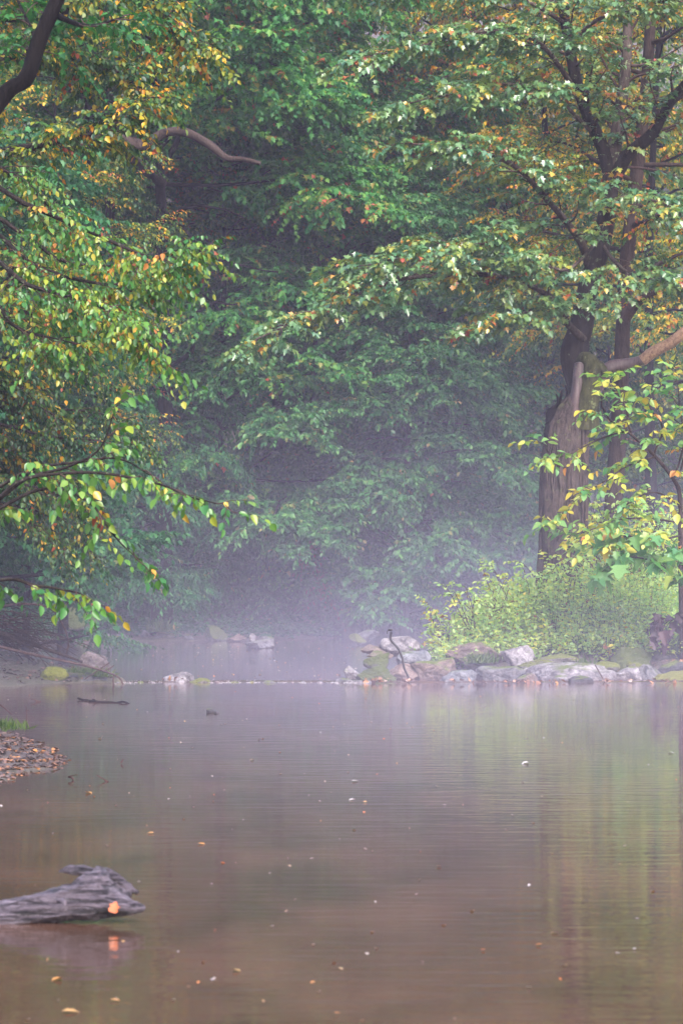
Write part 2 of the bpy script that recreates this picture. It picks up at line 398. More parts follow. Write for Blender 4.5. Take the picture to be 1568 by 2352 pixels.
def height(X, Y):
    X = np.asarray(X, float); Y = np.asarray(Y, float)
    jit = lumps(X, Y, 1.5, 3) * .06
    dl = sdist(LOW, X, Y) + jit; du = sdist(UP, X, Y) + jit
    d = np.minimum(dl, du)
    near = 1 - sm(24, 32, Y)
    left = sm(-2, -3, X)
    h1 = (.10 * near + .42 * (1 - near))
    w_ = np.where(near > .5, .8, .35)
    rb = sm(.3, .9, X) * sm(33, 35, Y) * (1 - sm(48, 54, Y)); h1 = h1 * (1 - rb) + rb * .40; w_ = w_ * (1 - rb) + rb * 2.2
    out = -.015 + h1 * (1 - np.exp(-np.maximum(d, 0) / w_)) + .05 * np.maximum(d - 1.5, 0)
    out = out + .12 * sm(30, 36, Y) * (1 - rb) + .1 * rb * sm(0, 1.5, d)
    fb = sm(50, 52, Y); out = out * (1 - fb) + fb * (-.01 + .16 * (1 - np.exp(-np.maximum(d, 0) / 1.2)) + .12 * np.maximum(Y - 57, 0) + .1 * np.maximum(-X - 6.5, 0))
    lb = (1 - sm(-3.2, -2.6, X)) * sm(32.5, 34, Y) * (1 - sm(37.5, 39, Y)); out = out * (1 - lb) + lb * (-.01 + .30 * np.clip(d, 0, 1.6))
    out = out - .16 * sm(.2, .9, X) * sm(34.8, 35.4, Y) * (1 - sm(36.9, 38, Y)) * (d > 0)
    out += .22 * np.maximum(np.maximum(-X - 9, 0), 0) + .1 * np.maximum(X - 12, 0)
    out += .38 * np.maximum(Y - 78, 0) * sm(78, 90, Y)
    out += lumps(X, Y, 2.2, 5) * .025 * sm(0, 1, d) + lumps(X, Y, 9, 8) * .012
    out += .35 * np.exp(-(((X + 6.6) / .9) ** 2 + ((Y - 54) / 1.8) ** 2))
    bed = -.02 - .5 * (1 - np.exp(np.minimum(d, 0) / .7))
    bed = np.where(du < dl, bed + .03 + .1 * np.maximum(Y - 56, 0), bed)
    z = np.where(d > 0, out, bed)
    return np.where((np.abs(Y - 35.5) < .8) & (X > -2.85) & (X < .9), np.minimum(z, -.25), z)
xs = np.concatenate((np.linspace(-70, -12, 40), np.linspace(-11.8, -1.5, 190), np.linspace(-1.4, 12, 150), np.linspace(12.4, 70, 40)))
ys = np.concatenate((np.linspace(-15, 12, 30), np.linspace(12.2, 34, 180), np.linspace(34.08, 38, 60), np.linspace(38.2, 62, 110), np.linspace(63, 170, 90)))
X, Y = np.meshgrid(xs, ys)
Z = height(X, Y)
V = np.stack((X, Y, Z), -1).reshape(-1, 3); nx = len(xs); ny = len(ys)
i = (np.arange(ny - 1)[:, None] * nx + np.arange(nx - 1)[None]).ravel()
mesh_np('ground', V, np.stack((i, i + 1, i + nx + 1, i + nx), -1).ravel(), np.full(len(i), 4), M['ground'])['kind'] = 'structure'

def sheet(name, poly, zf, mat, res=None):
    mb = MB(); x0, x1, y0, y1 = poly
    a = np.linspace(x0, x1, 60); b = np.linspace(y0, y1, 120 if res is None else res)
    X, Y = np.meshgrid(a, b); Z = zf(X, Y)
    i = (np.arange(len(b) - 1)[:, None] * 60 + np.arange(59)[None]).ravel()
    mb.add(np.stack((X, Y, Z), -1).reshape(-1, 3), np.stack((i, i + 1, i + 61, i + 60), -1))
    o = mb.build(name, mat); o['kind'] = 'structure'; return o
sheet('water', (-9, 34, -12, 35.75), lambda X, Y: X * 0 + 0.0, M['water'], 20)
sheet('upper_water', (-7.5, 6.5, 35.32, 60), lambda X, Y: -.03 + .045 * sm(35.32, 35.62, Y + .05 * np.sin(X * 2.3) + .03 * np.sin(X * 7) + .1 * np.sin(X * 1.1)) + .1 * np.maximum(Y - 56, 0), M['water'], 300)

# ------------------------------------------------------------------ rocks
import bmesh
_ico = {}
def ico(sub):
    if sub not in _ico:
        bm = bmesh.new(); bmesh.ops.create_icosphere(bm, subdivisions=sub, radius=1)
        V = np.array([v.co[:] for v in bm.verts]); f = np.array([[v.index for v in fc.verts] for fc in bm.faces]); bm.free(); _ico[sub] = (V, f)
    return _ico[sub]
def rock(name, label, px0, px1, py0, py1, d, mat, seed, depth=None, planes=10, round_=.0, sub=5, cat='rock', group=None, sink=.25, rot=None):
    r = np.random.default_rng(seed)
    a = P(px0, py1, d); b = P(px1, py0, d)
    w_, h_ = (b[0] - a[0]) / 2, (b[2] - a[2])
    V, f = ico(sub)
    n = nrm(r.normal(0, 1, (planes, 3)) * (1, 1, .9)); h = r.uniform(.48, .85, planes)
    q = V @ n.T
    rad = np.where(q > .05, h / np.maximum(q, .05), 9)
    rad = -np.log(np.exp(-rad * 40).sum(1) + np.exp(-1.15 * 40)) / 40        # soft minimum: worn edges
    rad = rad * (1 - round_) + .85 * round_
    off = r.uniform(0, 50, 3)
    nz = np.array([mnoise.fractal(Vector(v * 1.6 + off), 1, 2.1, 6) for v in V])
    nz2 = np.array([mnoise.ridged_multi_fractal(Vector(v * 2.7 + off), 1, 2.2, 4, 1, 2) for v in V])
    rad = rad * (1 + .10 * nz - .07 * (nz2 - 1))
    Q = V * rad[:, None]
    mn, mx = Q.min(0), Q.max(0)
    Q = (Q - (mn + mx) / 2) / ((mx - mn) / 2)
    dep = depth if depth else max(w_ * .8, h_ * .6)
    H = h_ * (1 + sink)
    c = np.array(((a[0] + b[0]) / 2, d + dep * .4, a[2] + h_ - H / 2))
    Q = Q * (w_, dep, H / 2)
    mb = MB(); mb.add(Q + c, f)
    base = (c[0], c[1], c[2] - H / 2)
    o = mb.build(name, RK[mat] if isinstance(mat, str) else mat, None, smooth=True)
    o.data.transform(__import__('mathutils').Matrix.Translation(-Vector(base))); o.location = base
    return tag(o, label, cat, group)
ROCKS = [
 ('rounded pale grey stone alone in the water beside the mossy boulders', 789, 826, 1529, 1558, 36.0, 'pale', {}),
 ('dark boulder with a mossy top at the waterline, left of the bent rod', 824, 909, 1534, 1574, 35.75, 'moss', {}),
 ('flat-faced reddish rock right behind the foot of the bent rod', 893, 957, 1529, 1568, 36.1, 'red', {}),
 ('green mossy rock resting above the dark waterline boulder', 838, 890, 1504, 1540, 36.9, 'moss', {}),
 ('big smooth pale slab sloping behind the bent rod', 877, 962, 1466, 1503, 38.6, 'pale', dict(planes=9)),
 ('low bluish rock wedged behind the reddish rock', 915, 985, 1499, 1540, 37.1, 'blue', {}),
 ('tall brown boulder with a mossy face, right of the bent rod', 952, 1046, 1518, 1572, 36.0, 'brown', {}),
 ('blue grey cracked rock at the waterline below the brown boulders', 1014, 1090, 1543, 1577, 35.6, 'blue', {}),
 ('wide reddish brown boulder under the edge of the leafy bank', 1030, 1155, 1480, 1535, 37.3, 'brown', dict(planes=11)),
 ('low dark flat rock with a tuft of grass on it', 1068, 1130, 1520, 1545, 36.6, 'dark', {}),
 ('long grey slab lying at the waterline with a mossy foot', 1087, 1196, 1535, 1575, 35.8, 'grey', dict(planes=9)),
 ('tall pale angular rock standing under the leafy bank', 1153, 1223, 1489, 1540, 36.9, 'pale', {}),
 ('rounded brownish rock behind the pale angular one', 1214, 1298, 1482, 1516, 37.9, 'red', {}),
 ('flat slab with yellow green moss above the wide white slab', 1191, 1316, 1506, 1540, 36.7, 'bright', dict(planes=8)),
 ('widest white slab at the waterline, mirrored in the pool', 1219, 1405, 1529, 1576, 36.0, 'pale', dict(planes=9)),
 ('black hollow looking boulder sitting in front of the wide white slab', 1307, 1360, 1554, 1577, 35.45, 'dark', dict(round_=.4)),
 ('rock capped with bright moss over the end of the white slab', 1334, 1417, 1523, 1556, 36.5, 'bright', {}),
 ('large hump of dull green moss right of the moss capped rock', 1396, 1492, 1494, 1556, 37.1, 'moss', dict(round_=.3)),
 ('pale purplish rock at the waterline beside the white slab', 1404, 1467, 1536, 1575, 36.1, 'pale', {}),
 ('pale grey rock with moss on its right shoulder', 1447, 1520, 1531, 1575, 36.3, 'grey', {}),
 ('high mossy boulder at the right end of the rocky shore', 1484, 1600, 1474, 1535, 37.6, 'moss', dict(round_=.2)),
 ('dark bluish slab lying on the stained mossy rock', 1514, 1600, 1521, 1550, 36.5, 'dark', {}),
 ('mossy rock stained orange at the right end of the waterline', 1506, 1610, 1543, 1576, 35.9, 'stain', {}),
 ('thin pinkish stone barely above the upper pool', 832, 882, 1484, 1496, 38.7, 'red', dict(sink=.6, depth=.5)),
 ('lower of two thin stones awash by the pale slab', 845, 900, 1496, 1507, 37.7, 'red', dict(sink=.6, depth=.4)),
 ('small flat stones of the weir next to the boulders', 768, 810, 1557, 1575, 35.5, 'grey', dict(sink=.6)),
 ('white flat stone awash at the end of the weir', 810, 852, 1564, 1577, 35.3, 'pale', dict(sink=.8)),
 ('small dark gap stone between the reddish and brown boulders', 1085, 1125, 1486, 1510, 38.2, 'dark', {}),
 ('brown stone peeping out under the leaves at the middle of the bank', 1286, 1345, 1498, 1526, 37.6, 'brown', {}),
 ('small rusty stone at the water between grey slab and white slab', 1190, 1232, 1550, 1576, 35.6, 'brown', {}),
 ('small mossy stone at the foot of the big green hump', 1440, 1475, 1522, 1545, 36.7, 'bright', {}),
 ('craggy pale rock jutting out of the weir in midstream', 374, 446, 1543, 1572, 35.6, 'pale', dict(planes=16)),
 ('low ledge with a mossy rim beside the craggy midstream rock', 420, 484, 1557, 1576, 35.45, 'bright', dict(sink=.6)),
 ('round speckled stone with a red mark on the weir', 599, 638, 1563, 1578, 35.3, 'grey', dict(round_=.7)),
 ('rough grey lump of rock at the tip of the muddy left bank', 172, 254, 1495, 1562, 35.75, 'mud', dict(planes=24)),
 ('flat grey ledge with grass on it at the foot of the rough lump', 152, 254, 1544, 1568, 35.35, 'grey', dict(sink=.5)),
 ('bright yellow green moss cushion on the muddy left bank', 90, 159, 1531, 1566, 35.2, 'cushion', dict(round_=.8)),
 ('big square boulder covered in dull moss on the far left bank', 120, 228, 1389, 1462, 51.5, 'moss', dict(planes=8)),
 ('small upright grey stone on the far shore', 322, 341, 1447, 1466, 54.5, 'grey', {}),
 ('grass topped stone on the far shore', 347, 408, 1450, 1471, 54.2, 'bright', {}),
 ('low stone right of the grass topped one on the far shore', 420, 447, 1456, 1470, 54.0, 'grey', {}),
 ('largest rounded mossy boulder on the far shore', 470, 523, 1436, 1471, 54.0, 'moss', dict(round_=.5)),
 ('low reddish slab beside the largest far boulder', 520, 568, 1456, 1473, 53.6, 'red', {}),
 ('small pointed stone far out in the upper pool', 571, 588, 1454, 1474, 53.0, 'pale', {}),
 ('flat stone just above the water near the pointed stone', 560, 630, 1469, 1484, 49.5, 'pale', dict(sink=.7, depth=.7)),
 ('thin flat stone behind the pointed stone', 597, 630, 1461, 1473, 53.4, 'grey', dict(sink=.5)),
 ('green topped low rock in the mist at the far end', 801, 842, 1455, 1474, 51.0, 'bright', dict(sink=.4)),
 ('pale rock in the mist behind the green topped one', 815, 872, 1446, 1470, 52.6, 'grey', {}),
 ('first pale stone at the foot of the far mossy bank', 146, 166, 1459, 1474, 52.5, 'pale', {}),
 ('pale stone pair near the dark far bank', 226, 268, 1456, 1474, 52.8, 'pale', {}),
 ('grey stone leaning on the pale pair at the far bank', 262, 290, 1451, 1470, 53.6, 'grey', {}),
 ('brown stone low on the far bank under the dark shrub', 168, 215, 1460, 1473, 52.9, 'brown', {}),
]
for k, (lab, a, b, c, e, d, mt, kw) in enumerate(ROCKS):
    if 800 < a < 1600 and 35 < d < 39: q = (b - a) * .09; a -= q; b += q; c -= (e - c) * .14
    rock('boulder' if (b - a) * d > 2400 else 'rock', lab, a, b, c, e, d, mt, 100 + k, **kw)

# ------------------------------------------------------------------ trees
def limb_px(pts, n=14):
    """[(px,py,d),...] -> smooth world polyline"""
    return spline([P(*p) for p in pts], n)
def pxr(w, d): return w * d / F / 2

def wiggle(c, amp, seed):
    r = np.random.default_rng(seed); n = len(c); t = np.linspace(0, 1, n)
    o = np.zeros_like(c)
    for k in range(1, 5): o += np.sin(t[:, None] * 3.14 * 2 * k + r.uniform(0, 6, 3)) * r.normal(0, amp / k, 3)
    return c + o * np.minimum(t * 4, 1)[:, None]

def make_tree(name, label, base, height_, r0, crown, mat_leaf, mat_bark, T, cat='tree', group=None, lean=(0, 0), limbs=None, seed=0,
              trunk_pts=None, nlimb=16, llen=4.0, h0=.25, fol={}, extra=None, trunk_mat=None, az=None, elev=(.1, .6), limb_droop=.15, wood=True, rt=None):
    """generic tree: empty > trunk, limb parts, crown"""
    global R
    R = np.random.default_rng(seed)
    base = np.array(base, float)
    e = empty(name, base, label, cat, group)
    if trunk_pts is None:
        t = np.linspace(0, 1, 12)[:, None]
        trunk_pts = base + np.array((lean[0], lean[1], height_)) * t + np.array((1, .6, 0)) * np.sin(t * 5 + seed) * .018 * height_ * t
        rt = r0 * (1 - .82 * t[:, 0]) + .35 * r0 * np.exp(-t[:, 0] * 16)
    mb = MB(); tube(mb, trunk_pts, rt, 14, .07, seed=seed)
    ls = [] if limbs is None else list(limbs)
    n = len(trunk_pts)
    for k in range(nlimb):
        u = h0 + (1 - h0) * ((k + .5) / nlimb) ** .9
        x = u * (n - 1); i = min(int(x), n - 2); f = x - i
        p = trunk_pts[i] * (1 - f) + trunk_pts[i + 1] * f
        a = (k * 2.4 + R.uniform(-.4, .4)) if az is None else R.uniform(*az)
        el = R.uniform(*elev) + .5 * max(0, u - .6)
        L = llen * (1.05 - .65 * max(0, (u - h0) / (1 - h0)) ** 1.5) * R.uniform(.75, 1.15)
        c = curve_from(p, (math.cos(a) * math.cos(el), math.sin(a) * math.cos(el), math.sin(el)), L, limb_droop, .09, 9)
        rr = max(.015, rt[i] * .42)
        tube(mb, c, np.linspace(rr, .008, 9), 7, .05, cap=False, seed=k)
        ls.append((c, rr))
    mb.build('trunk', mat_bark if trunk_mat is None else trunk_mat, e)
    ml, mt = MB(), MB()
    foliate(ml, mt, ls, T, **fol)
    if extra: extra(ml, mt)
    if mt.n: mt.build('twigs', M['twig'], e)
    ml.build('crown', mat_leaf, e)
    return e, ls
def G(x, y): return float(height(np.array([x]), np.array([y]))[0])
def tl(a, b): return lambda n: R.uniform(a, b, n)
def tb(a, s): return lambda n: np.clip(R.normal(a, s, n), 0, 1)

# --- old hero tree on the right bank
D0 = 40.0
gx = P(1295, 1330, D0)[0]; gz = G(gx, D0) - .1
def hero():
    global R
    R = np.random.default_rng(21)
    e = empty('old_maple', (gx, D0, gz), 'old broken maple with thick ridged trunk and green yellow leaves on the right bank', 'tree')
    q = lambda *a: P(*a)
    # lower bole, hollow and broken on its left shoulder
    c = spline([(gx, D0, gz), q(1290, 1340, D0), q(1293, 1200, D0), q(1296, 1080, D0), q(1302, 1000, D0), q(1308, 955, D0), q(1326, 915, D0), q(1334, 870, D0)], 60)
    rr = spline([[.42], [.375], [.355], [.34], [.31], [.26], [.18], [.13]], 60)[:, 0]
    mb = MB(); tube(mb, c, rr, 56, .10, seed=4)
    # flared roots
    for a in range(7):
        an = a * .9 + .3; d = np.array((math.cos(an), math.sin(an), 0))
        b = np.array((gx, D0, gz))
        tube(mb, spline([b + d * .25 + (0, 0, .75), b + d * .38 + (0, 0, .3), b + d * .7 - (0, 0, .05)], 8), np.linspace(.13, .1, 8), 8, .1, seed=a)
    # long bark ridges
    for a in range(46):
        an = a * .137 * 1.0 + .05; r = np.random.default_rng(a)
        i0 = r.integers(0, 25); i1 = r.integers(36, 56)
        idx = np.arange(i0, i1, 2)
        wob = an + np.cumsum(r.normal(0, .045, len(idx)))
        T_ = nrm(np.gradient(c, axis=0))[idx]
        A = nrm(np.cross(T_, (0, 1., 0))); B = np.cross(T_, A)
        pp = c[idx] + (rr[idx] * r.uniform(.98, 1.03))[:, None] * (np.cos(wob)[:, None] * A + np.sin(wob)[:, None] * B)
        tube(mb, pp, np.sin(np.linspace(.3, 2.9, len(idx))) * r.uniform(.012, .028) + .003, 5, .3, seed=a, cap=False)
    mb.build('trunk', M['old_bark'], e)
    # rotten shoulder where the left half broke off, with splinters
    mb = MB()
    tube(mb, spline([q(1283, 1030, D0 + .02), q(1276, 985, D0), q(1272, 950, D0 - .02), q(1283, 935, D0)], 12), [.17, .18, .18, .17, .16, .15, .13, .12, .10, .08, .07, .05], 18, .22, seed=9)
    for k, (x0, y0, x1, y1, w_) in enumerate([(1262, 960, 1250, 975, 10), (1268, 945, 1290, 895, 8), (1278, 940, 1276, 905, 7), (1295, 935, 1298, 885, 9), (1304, 925, 1300, 900, 8), (1262, 955, 1256, 1000, 12)]):
        tube(mb, spline([q(x0, y0, D0 - .05), q((x0 + x1) / 2 + 5, (y0 + y1) / 2, D0 - .1), q(x1, y1, D0 - .08)], 7), np.linspace(pxr(w_ * 1.6, D0), pxr(3, D0), 7), 7, .3, seed=k)
    mb.build('rotten_shoulder', M['black_bark'], e)
    # mossy stub
    mb = MB()
    tube(mb, spline([q(1346, 985, D0 - .1), q(1350, 920, D0 - .16), q(1358, 862, D0 - .16), q(1352, 832, D0 - .12), q(1336, 826, D0)], 20), np.linspace(.17, .13, 20), 16, .14, seed=12)
    tube(mb, spline([q(1352, 834, D0 - .12), q(1375, 840, D0 - .12), q(1390, 862, D0 - .1)], 10), np.linspace(.11, .06, 10), 12, .15, seed=13)
    mb.build('mossy_stub', M['mossy_bark'], e)
    mb = MB()
    tube(mb, spline([q(1314, 1010, D0 - .15), q(1318, 950, D0 - .16), q(1326, 890, D0 - .16), q(1333, 836, D0 - .12)], 18), np.linspace(.07, .1, 18), 16, .12, seed=2)
    mb.build('smooth_bole', M['wet_wood'], e)
    # upper trunk and forks
    def part(name, pts, r, mat, sides=16, n=20, rough=.07, seed=0):
        mb = MB(); c = limb_px(pts, n); tube(mb, c, spline([[x] for x in r], n)[:, 0], sides, rough, seed=seed); o = mb.build(name, mat, e); return c, o
    up, upo = part('upper_trunk', [(1338, 900, D0 + .1), (1318, 820, D0 + .15), (1335, 740, D0 + .1), (1350, 660, D0), (1372, 590, D0), (1388, 520, D0), (1398, 450, D0), (1402, 395, D0)], [.22, .21, .18, .16, .145, .14, .13, .13], M['dark_bark'], 20, 40, .08, 5)
    L = []
    def limb(pts, w0, w1, mat='limb_bark', nm='limb', sd=0):
        n = 22; e_ = upo; c = wiggle(limb_px(pts, n), .012, sd); mb = MB(); dd = pts[0][2]
        tube(mb, c, np.linspace(pxr(w0, dd), pxr(w1, dd), n), 10, .08, seed=sd); mb.build(nm, M[mat], e_); L.append((c, pxr(w0, dd))); return c
    limb([(1400, 400, D0), (1378, 330, D0), (1345, 260, D0 - .2), (1322, 180, D0 - .3), (1305, 90, D0 - .4), (1288, -40, D0 - .5), (1275, -200, D0 - .6)], 34, 18, 'dark_bark', sd=1)
    limb([(1402, 410, D0), (1412, 320, D0 + .1), (1425, 220, D0 + .3), (1438, 120, D0 + .4), (1450, -60, D0 + .6)], 38, 18, 'limb_bark', sd=2)
    limb([(1405, 420, D0), (1440, 360, D0 - .2), (1490, 310, D0 - .5), (1530, 250, D0 - .8), (1572, 190, D0 - 1.1), (1640, 90, D0 - 1.5)], 34, 16, 'dark_bark', sd=3)
    limb([(1350, 610, D0), (1335, 560, D0 - .3), (1290, 500, D0 - .6), (1240, 440, D0 - 1.0), (1195, 392, D0 - 1.3), (1130, 358, D0 - 1.6), (1050, 335, D0 - 1.9), (960, 330, D0 - 2.2)], 20, 6, 'limb_bark', sd=4)
    limb([(1340, 780, D0), (1300, 740, D0 - .3), (1275, 690, D0 - .5), (1215, 655, D0 - .8), (1130, 632, D0 - 1.2), (1040, 630, D0 - 1.5), (930, 638, D0 - 1.8), (860, 660, D0 - 2.0), (780, 695, D0 - 2.2), (690, 735, D0 - 2.4), (600, 775, D0 - 2.6)], 18, 4, 'limb_bark', sd=5)
    limb([(1335, 240, D0 - .3), (1290, 160, D0 - .7), (1240, 100, D0 - 1.0), (1170, 70, D0 - 1.3), (1080, 75, D0 - 1.6), (960, 110, D0 - 2.0), (850, 130, D0 - 2.4)], 14, 4, 'limb_bark', sd=6)
    limb([(1355, 300, D0 - .3), (1260, 215, D0 - .8), (1150, 190, D0 - 1.2), (1040, 215, D0 - 1.6), (930, 240, D0 - 2.0)], 10, 3, 'limb_bark', sd=7)
    limb([(1310, 100, D0 - .4), (1380, 40, D0 - .9), (1460, 20, D0 - 1.2), (1560, -10, D0 - 1.5)], 11, 4, 'limb_bark', sd=8)
    limb([(1305, 60, D0 - .4), (1220, 10, D0 - .9), (1100, -30, D0 - 1.2), (980, -50, D0 - 1.5), (860, -40, D0 - 1.8)], 11, 4, 'limb_bark', sd=9)
    limb([(1385, 540, D0), (1300, 620, D0 - 1.2), (1220, 590, D0 - 1.4), (1130, 560, D0 - 1.8), (1020, 570, D0 - 2.2), (920, 590, D0 - 2.4), (840, 610, D0 - 2.6)], 9, 3, 'limb_bark', sd=10)
    limb([(1380, 560, D0), (1430, 620, D0 - .9), (1500, 640, D0 - 1.3), (1580, 650, D0 - 1.6)], 10, 3, 'limb_bark', sd=11)
    limb([(1395, 470, D0), (1450, 450, D0 - .8), (1520, 470, D0 - 1.3), (1590, 500, D0 - 1.6)], 10, 3, 'limb_bark', sd=12)
    limb([(1345, 690, D0), (1260, 700, D0 - .8), (1200, 720, D0 - 1.2), (1130, 735, D0 - 1.5)], 7, 3, 'limb_bark', sd=13)
    # broken pale branch to the right
    c1 = limb_px([(1340, 930, D0 + .2), (1372, 880, D0 + .3), (1400, 845, D0 + .25), (1440, 838, D0 + .2), (1478, 826, D0 + .1)], 20)
    mb = MB(); tube(mb, c1, np.linspace(.13, .085, 20), 14, .12, seed=31); sbo = mb.build('side_branch', M['wet_wood'], e)
    mb = MB(); tube(mb, limb_px([(1474, 828, D0 + .1), (1500, 808, D0 + .05), (1535, 790, D0), (1572, 762, D0 - .1), (1640, 712, D0 - .2)], 14), np.linspace(.095, .075, 14), 12, .06, seed=32); mb.build('broken_end', M['bare_wood'], sbo)
    ml, mt = MB(), MB()
    foliate(ml, mt, L[3:], MAPLE, .1, sub=1.1, nsub=24, nspray=8, m=10, spl=.42, droop=.12, hang=.35, tint=tb(.36, .22), start=.18, rise=.12, sprdroop=.25)
    foliate(ml, mt, [L[0], L[1], L[2]], MAPLE, .1, sub=1.6, nsub=17, nspray=7, m=9, spl=.45, droop=.12, hang=.35, tint=tb(.45, .25), start=.12, rise=.1, sprdroop=.25)
    foliate(ml, mt, [(up[18:], .05)], MAPLE, .1, sub=.9, nsub=16, nspray=5, m=7, spl=.35, droop=.12, hang=.3, tint=tb(.6, .22), start=.1)
    mt.build('twigs', M['twig'], e); ml.build('crown', M['maple_leaf'], e)
hero()

# --- second, thinner tree just right of it
D1 = 41.6
bx = P(1402, 1250, D1)[0]
tp = spline([(bx - .05, D1, G(bx, D1) - .1), P(1402, 1250, D1), P(1412, 1100, D1), P(1424, 900, D1), P(1430, 740, D1), P(1438, 600, D1), P(1455, 450, D1), P(1470, 330, D1), P(1486, 160, D1), P(1500, -100, D1), P(1510, -400, D1)], 40)
r1 = np.linspace(.15, .08, 40)
lb = [(limb_px([(1432, 740, D1 - .1), (1455, 705, D1 - .3), (1500, 670, D1 - .6), (1570, 660, D1 - 1), (1680, 640, D1 - 1.4)]), .07)]
def lb_wood(ml, mt):
    tube(mt, lb[0][0], np.linspace(.085, .04, 14), 10, .08)
make_tree('slender_tree', 'slender straight brown tree close behind the old broken maple', (bx, D1, G(bx, D1) - .1), 0, .15, None, M['yellow_leaf'], M['brown_bark'], OVATE, seed=41,
          trunk_pts=tp, rt=r1, limbs=lb, nlimb=16, llen=2.2, h0=.45, extra=lb_wood, fol=dict(size=.08, sub=1.2, nsub=16, nspray=9, m=9, spl=.4, tint=tb(.5, .25)), elev=(0, .5))

# --- trees of the far bank and the wood behind
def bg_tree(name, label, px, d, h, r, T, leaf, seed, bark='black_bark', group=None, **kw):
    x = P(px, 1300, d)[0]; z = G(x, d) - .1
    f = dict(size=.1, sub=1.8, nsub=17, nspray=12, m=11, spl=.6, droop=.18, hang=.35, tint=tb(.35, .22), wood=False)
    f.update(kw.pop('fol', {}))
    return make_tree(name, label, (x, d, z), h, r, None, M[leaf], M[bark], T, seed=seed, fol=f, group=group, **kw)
bg_tree('oak_tree', 'tall dark oak on the far bank with the long curved bare limb', 372, 54.8, 18, .19, MAPLE, 'oak_leaf', 51, nlimb=30, llen=5.0, h0=.52, fol=dict(size=.13))
bg_tree('oak_tree', 'broad green oak with reddish tinged leaf tips behind the midstream', 640, 60, 20, .2, MAPLE, 'oak_leaf', 52, nlimb=46, llen=7.0, h0=.4, fol=dict(size=.12, tint=tb(.5, .28)))
bg_tree('twin_trunk_tree', 'thick dark trunk with thin foliage behind the yellow left branches', 214, 55.6, 18, .24, OVATE, 'yellow_leaf', 53, nlimb=18, llen=3.6, h0=.68, fol=dict(size=.09, tint=tb(.3, .2)))
bg_tree('beech_tree', 'beech with drooping blue green leaf layers hanging over the misty upper pool', 722, 59, 12, .1, OVATE, 'beech_light', 54, bark='brown_bark', nlimb=38, llen=5.4, h0=.1, limb_droop=.3, elev=(.05, .5), fol=dict(size=.12, droop=.1, flat=.5, nsub=27, nspray=14, sprdroop=.15, hang=.4, spl=.5, tint=tb(.42, .22)))
bg_tree('beech_tree', 'bright green beech fanning out just left of the old maple trunk', 930, 57, 8.2, .1, OVATE, 'beech_light', 155, bark='brown_bark', nlimb=40, llen=3.6, h0=.1, limb_droop=.4, elev=(.1, .6), fol=dict(size=.115, droop=.12, flat=.5, nsub=27, nspray=14, sprdroop=.15, hang=.4, spl=.45, tint=tb(.4, .2)))
bg_tree('understory_tree', 'dense dark green tree filling the shade right of the tall dark oak', 500, 57.5, 14, .1, MAPLE, 'oak_leaf', 156, nlimb=44, llen=4.2, h0=.12, fol=dict(size=.12, tint=tb(.4, .2)))
bg_tree('understory_tree', 'dim green tree under the broad oak, behind the beech crown', 700, 66, 14, .12, OVATE, 'oak_leaf', 157, nlimb=40, llen=4.4, h0=.15, fol=dict(size=.12, tint=tb(.35, .2)))
bg_tree('beech_tree', 'smaller beech drooping at the left of the misty gap', 230, 56, 6.5, .12, LANCE, 'beech_leaf', 55, nlimb=34, llen=4.2, h0=.12, limb_droop=.35, fol=dict(size=.12, sprdroop=.28, hang=.4, tint=tb(.25, .2)))
bg_tree('understory_tree', 'dark shrubby tree overhanging the far mossy boulder', 60, 47, 4.2, .08, OVATE, 'beech_leaf', 56, nlimb=26, llen=1.6, h0=.1, fol=dict(size=.08, tint=tb(.3, .2), sub=1.1))
bg_tree('background_tree', 'straight dark trunk behind the left side of the old maple', 1255, 60, 20, .13, OVATE, 'yellow_leaf', 57, nlimb=26, llen=4.2, h0=.3, fol=dict(size=.11, tint=tb(.5, .25)))
bg_tree('background_tree', 'leaning thin dark trunk in the yellow understory', 1200, 62, 13, .09, OVATE, 'yellow_leaf', 58, lean=(1.6, 0), nlimb=20, llen=3, h0=.3, fol=dict(size=.11, tint=tb(.45, .25)))
bg_tree('background_tree', 'tree with orange leaves high behind the gap between oak and maple', 1100, 66, 22, .16, OVATE, 'yellow_leaf', 59, nlimb=34, llen=5, h0=.35, fol=dict(size=.12, tint=tb(.68, .2)))
bg_tree('background_tree', 'shady tree at the right edge behind the slender tree', 1500, 52, 17, .13, OVATE, 'yellow_leaf', 60, nlimb=30, llen=4, h0=.28, fol=dict(size=.1, tint=tb(.45, .25)))
bg_tree('background_tree', 'low green tree just right of the drooping beech', 1130, 63, 9, .1, OVATE, 'beech_leaf', 61, nlimb=30, llen=3.6, h0=.12, fol=dict(size=.12, tint=tb(.4, .2)))
bg_tree('background_tree', 'low dusky tree behind the foot of the old maple', 1400, 60, 7.5, .1, OVATE, 'wood_leaf', 62, nlimb=30, llen=3.6, h0=.12, fol=dict(size=.12, tint=tb(.3, .2)))
bg_tree('background_tree', 'paler brown trunk beside the thick dark trunk on the left', 243, 57, 19, .17, OVATE, 'wood_leaf', 63, bark='brown_bark', nlimb=26, llen=4, h0=.4, fol=dict(size=.1, tint=tb(.4, .25)))
bg_tree('background_tree', 'thin dark curved tree at the far left', 145, 51, 13, .09, OVATE, 'yellow_leaf', 64, nlimb=22, llen=2, h0=.3, fol=dict(size=.08, tint=tb(.4, .25)))

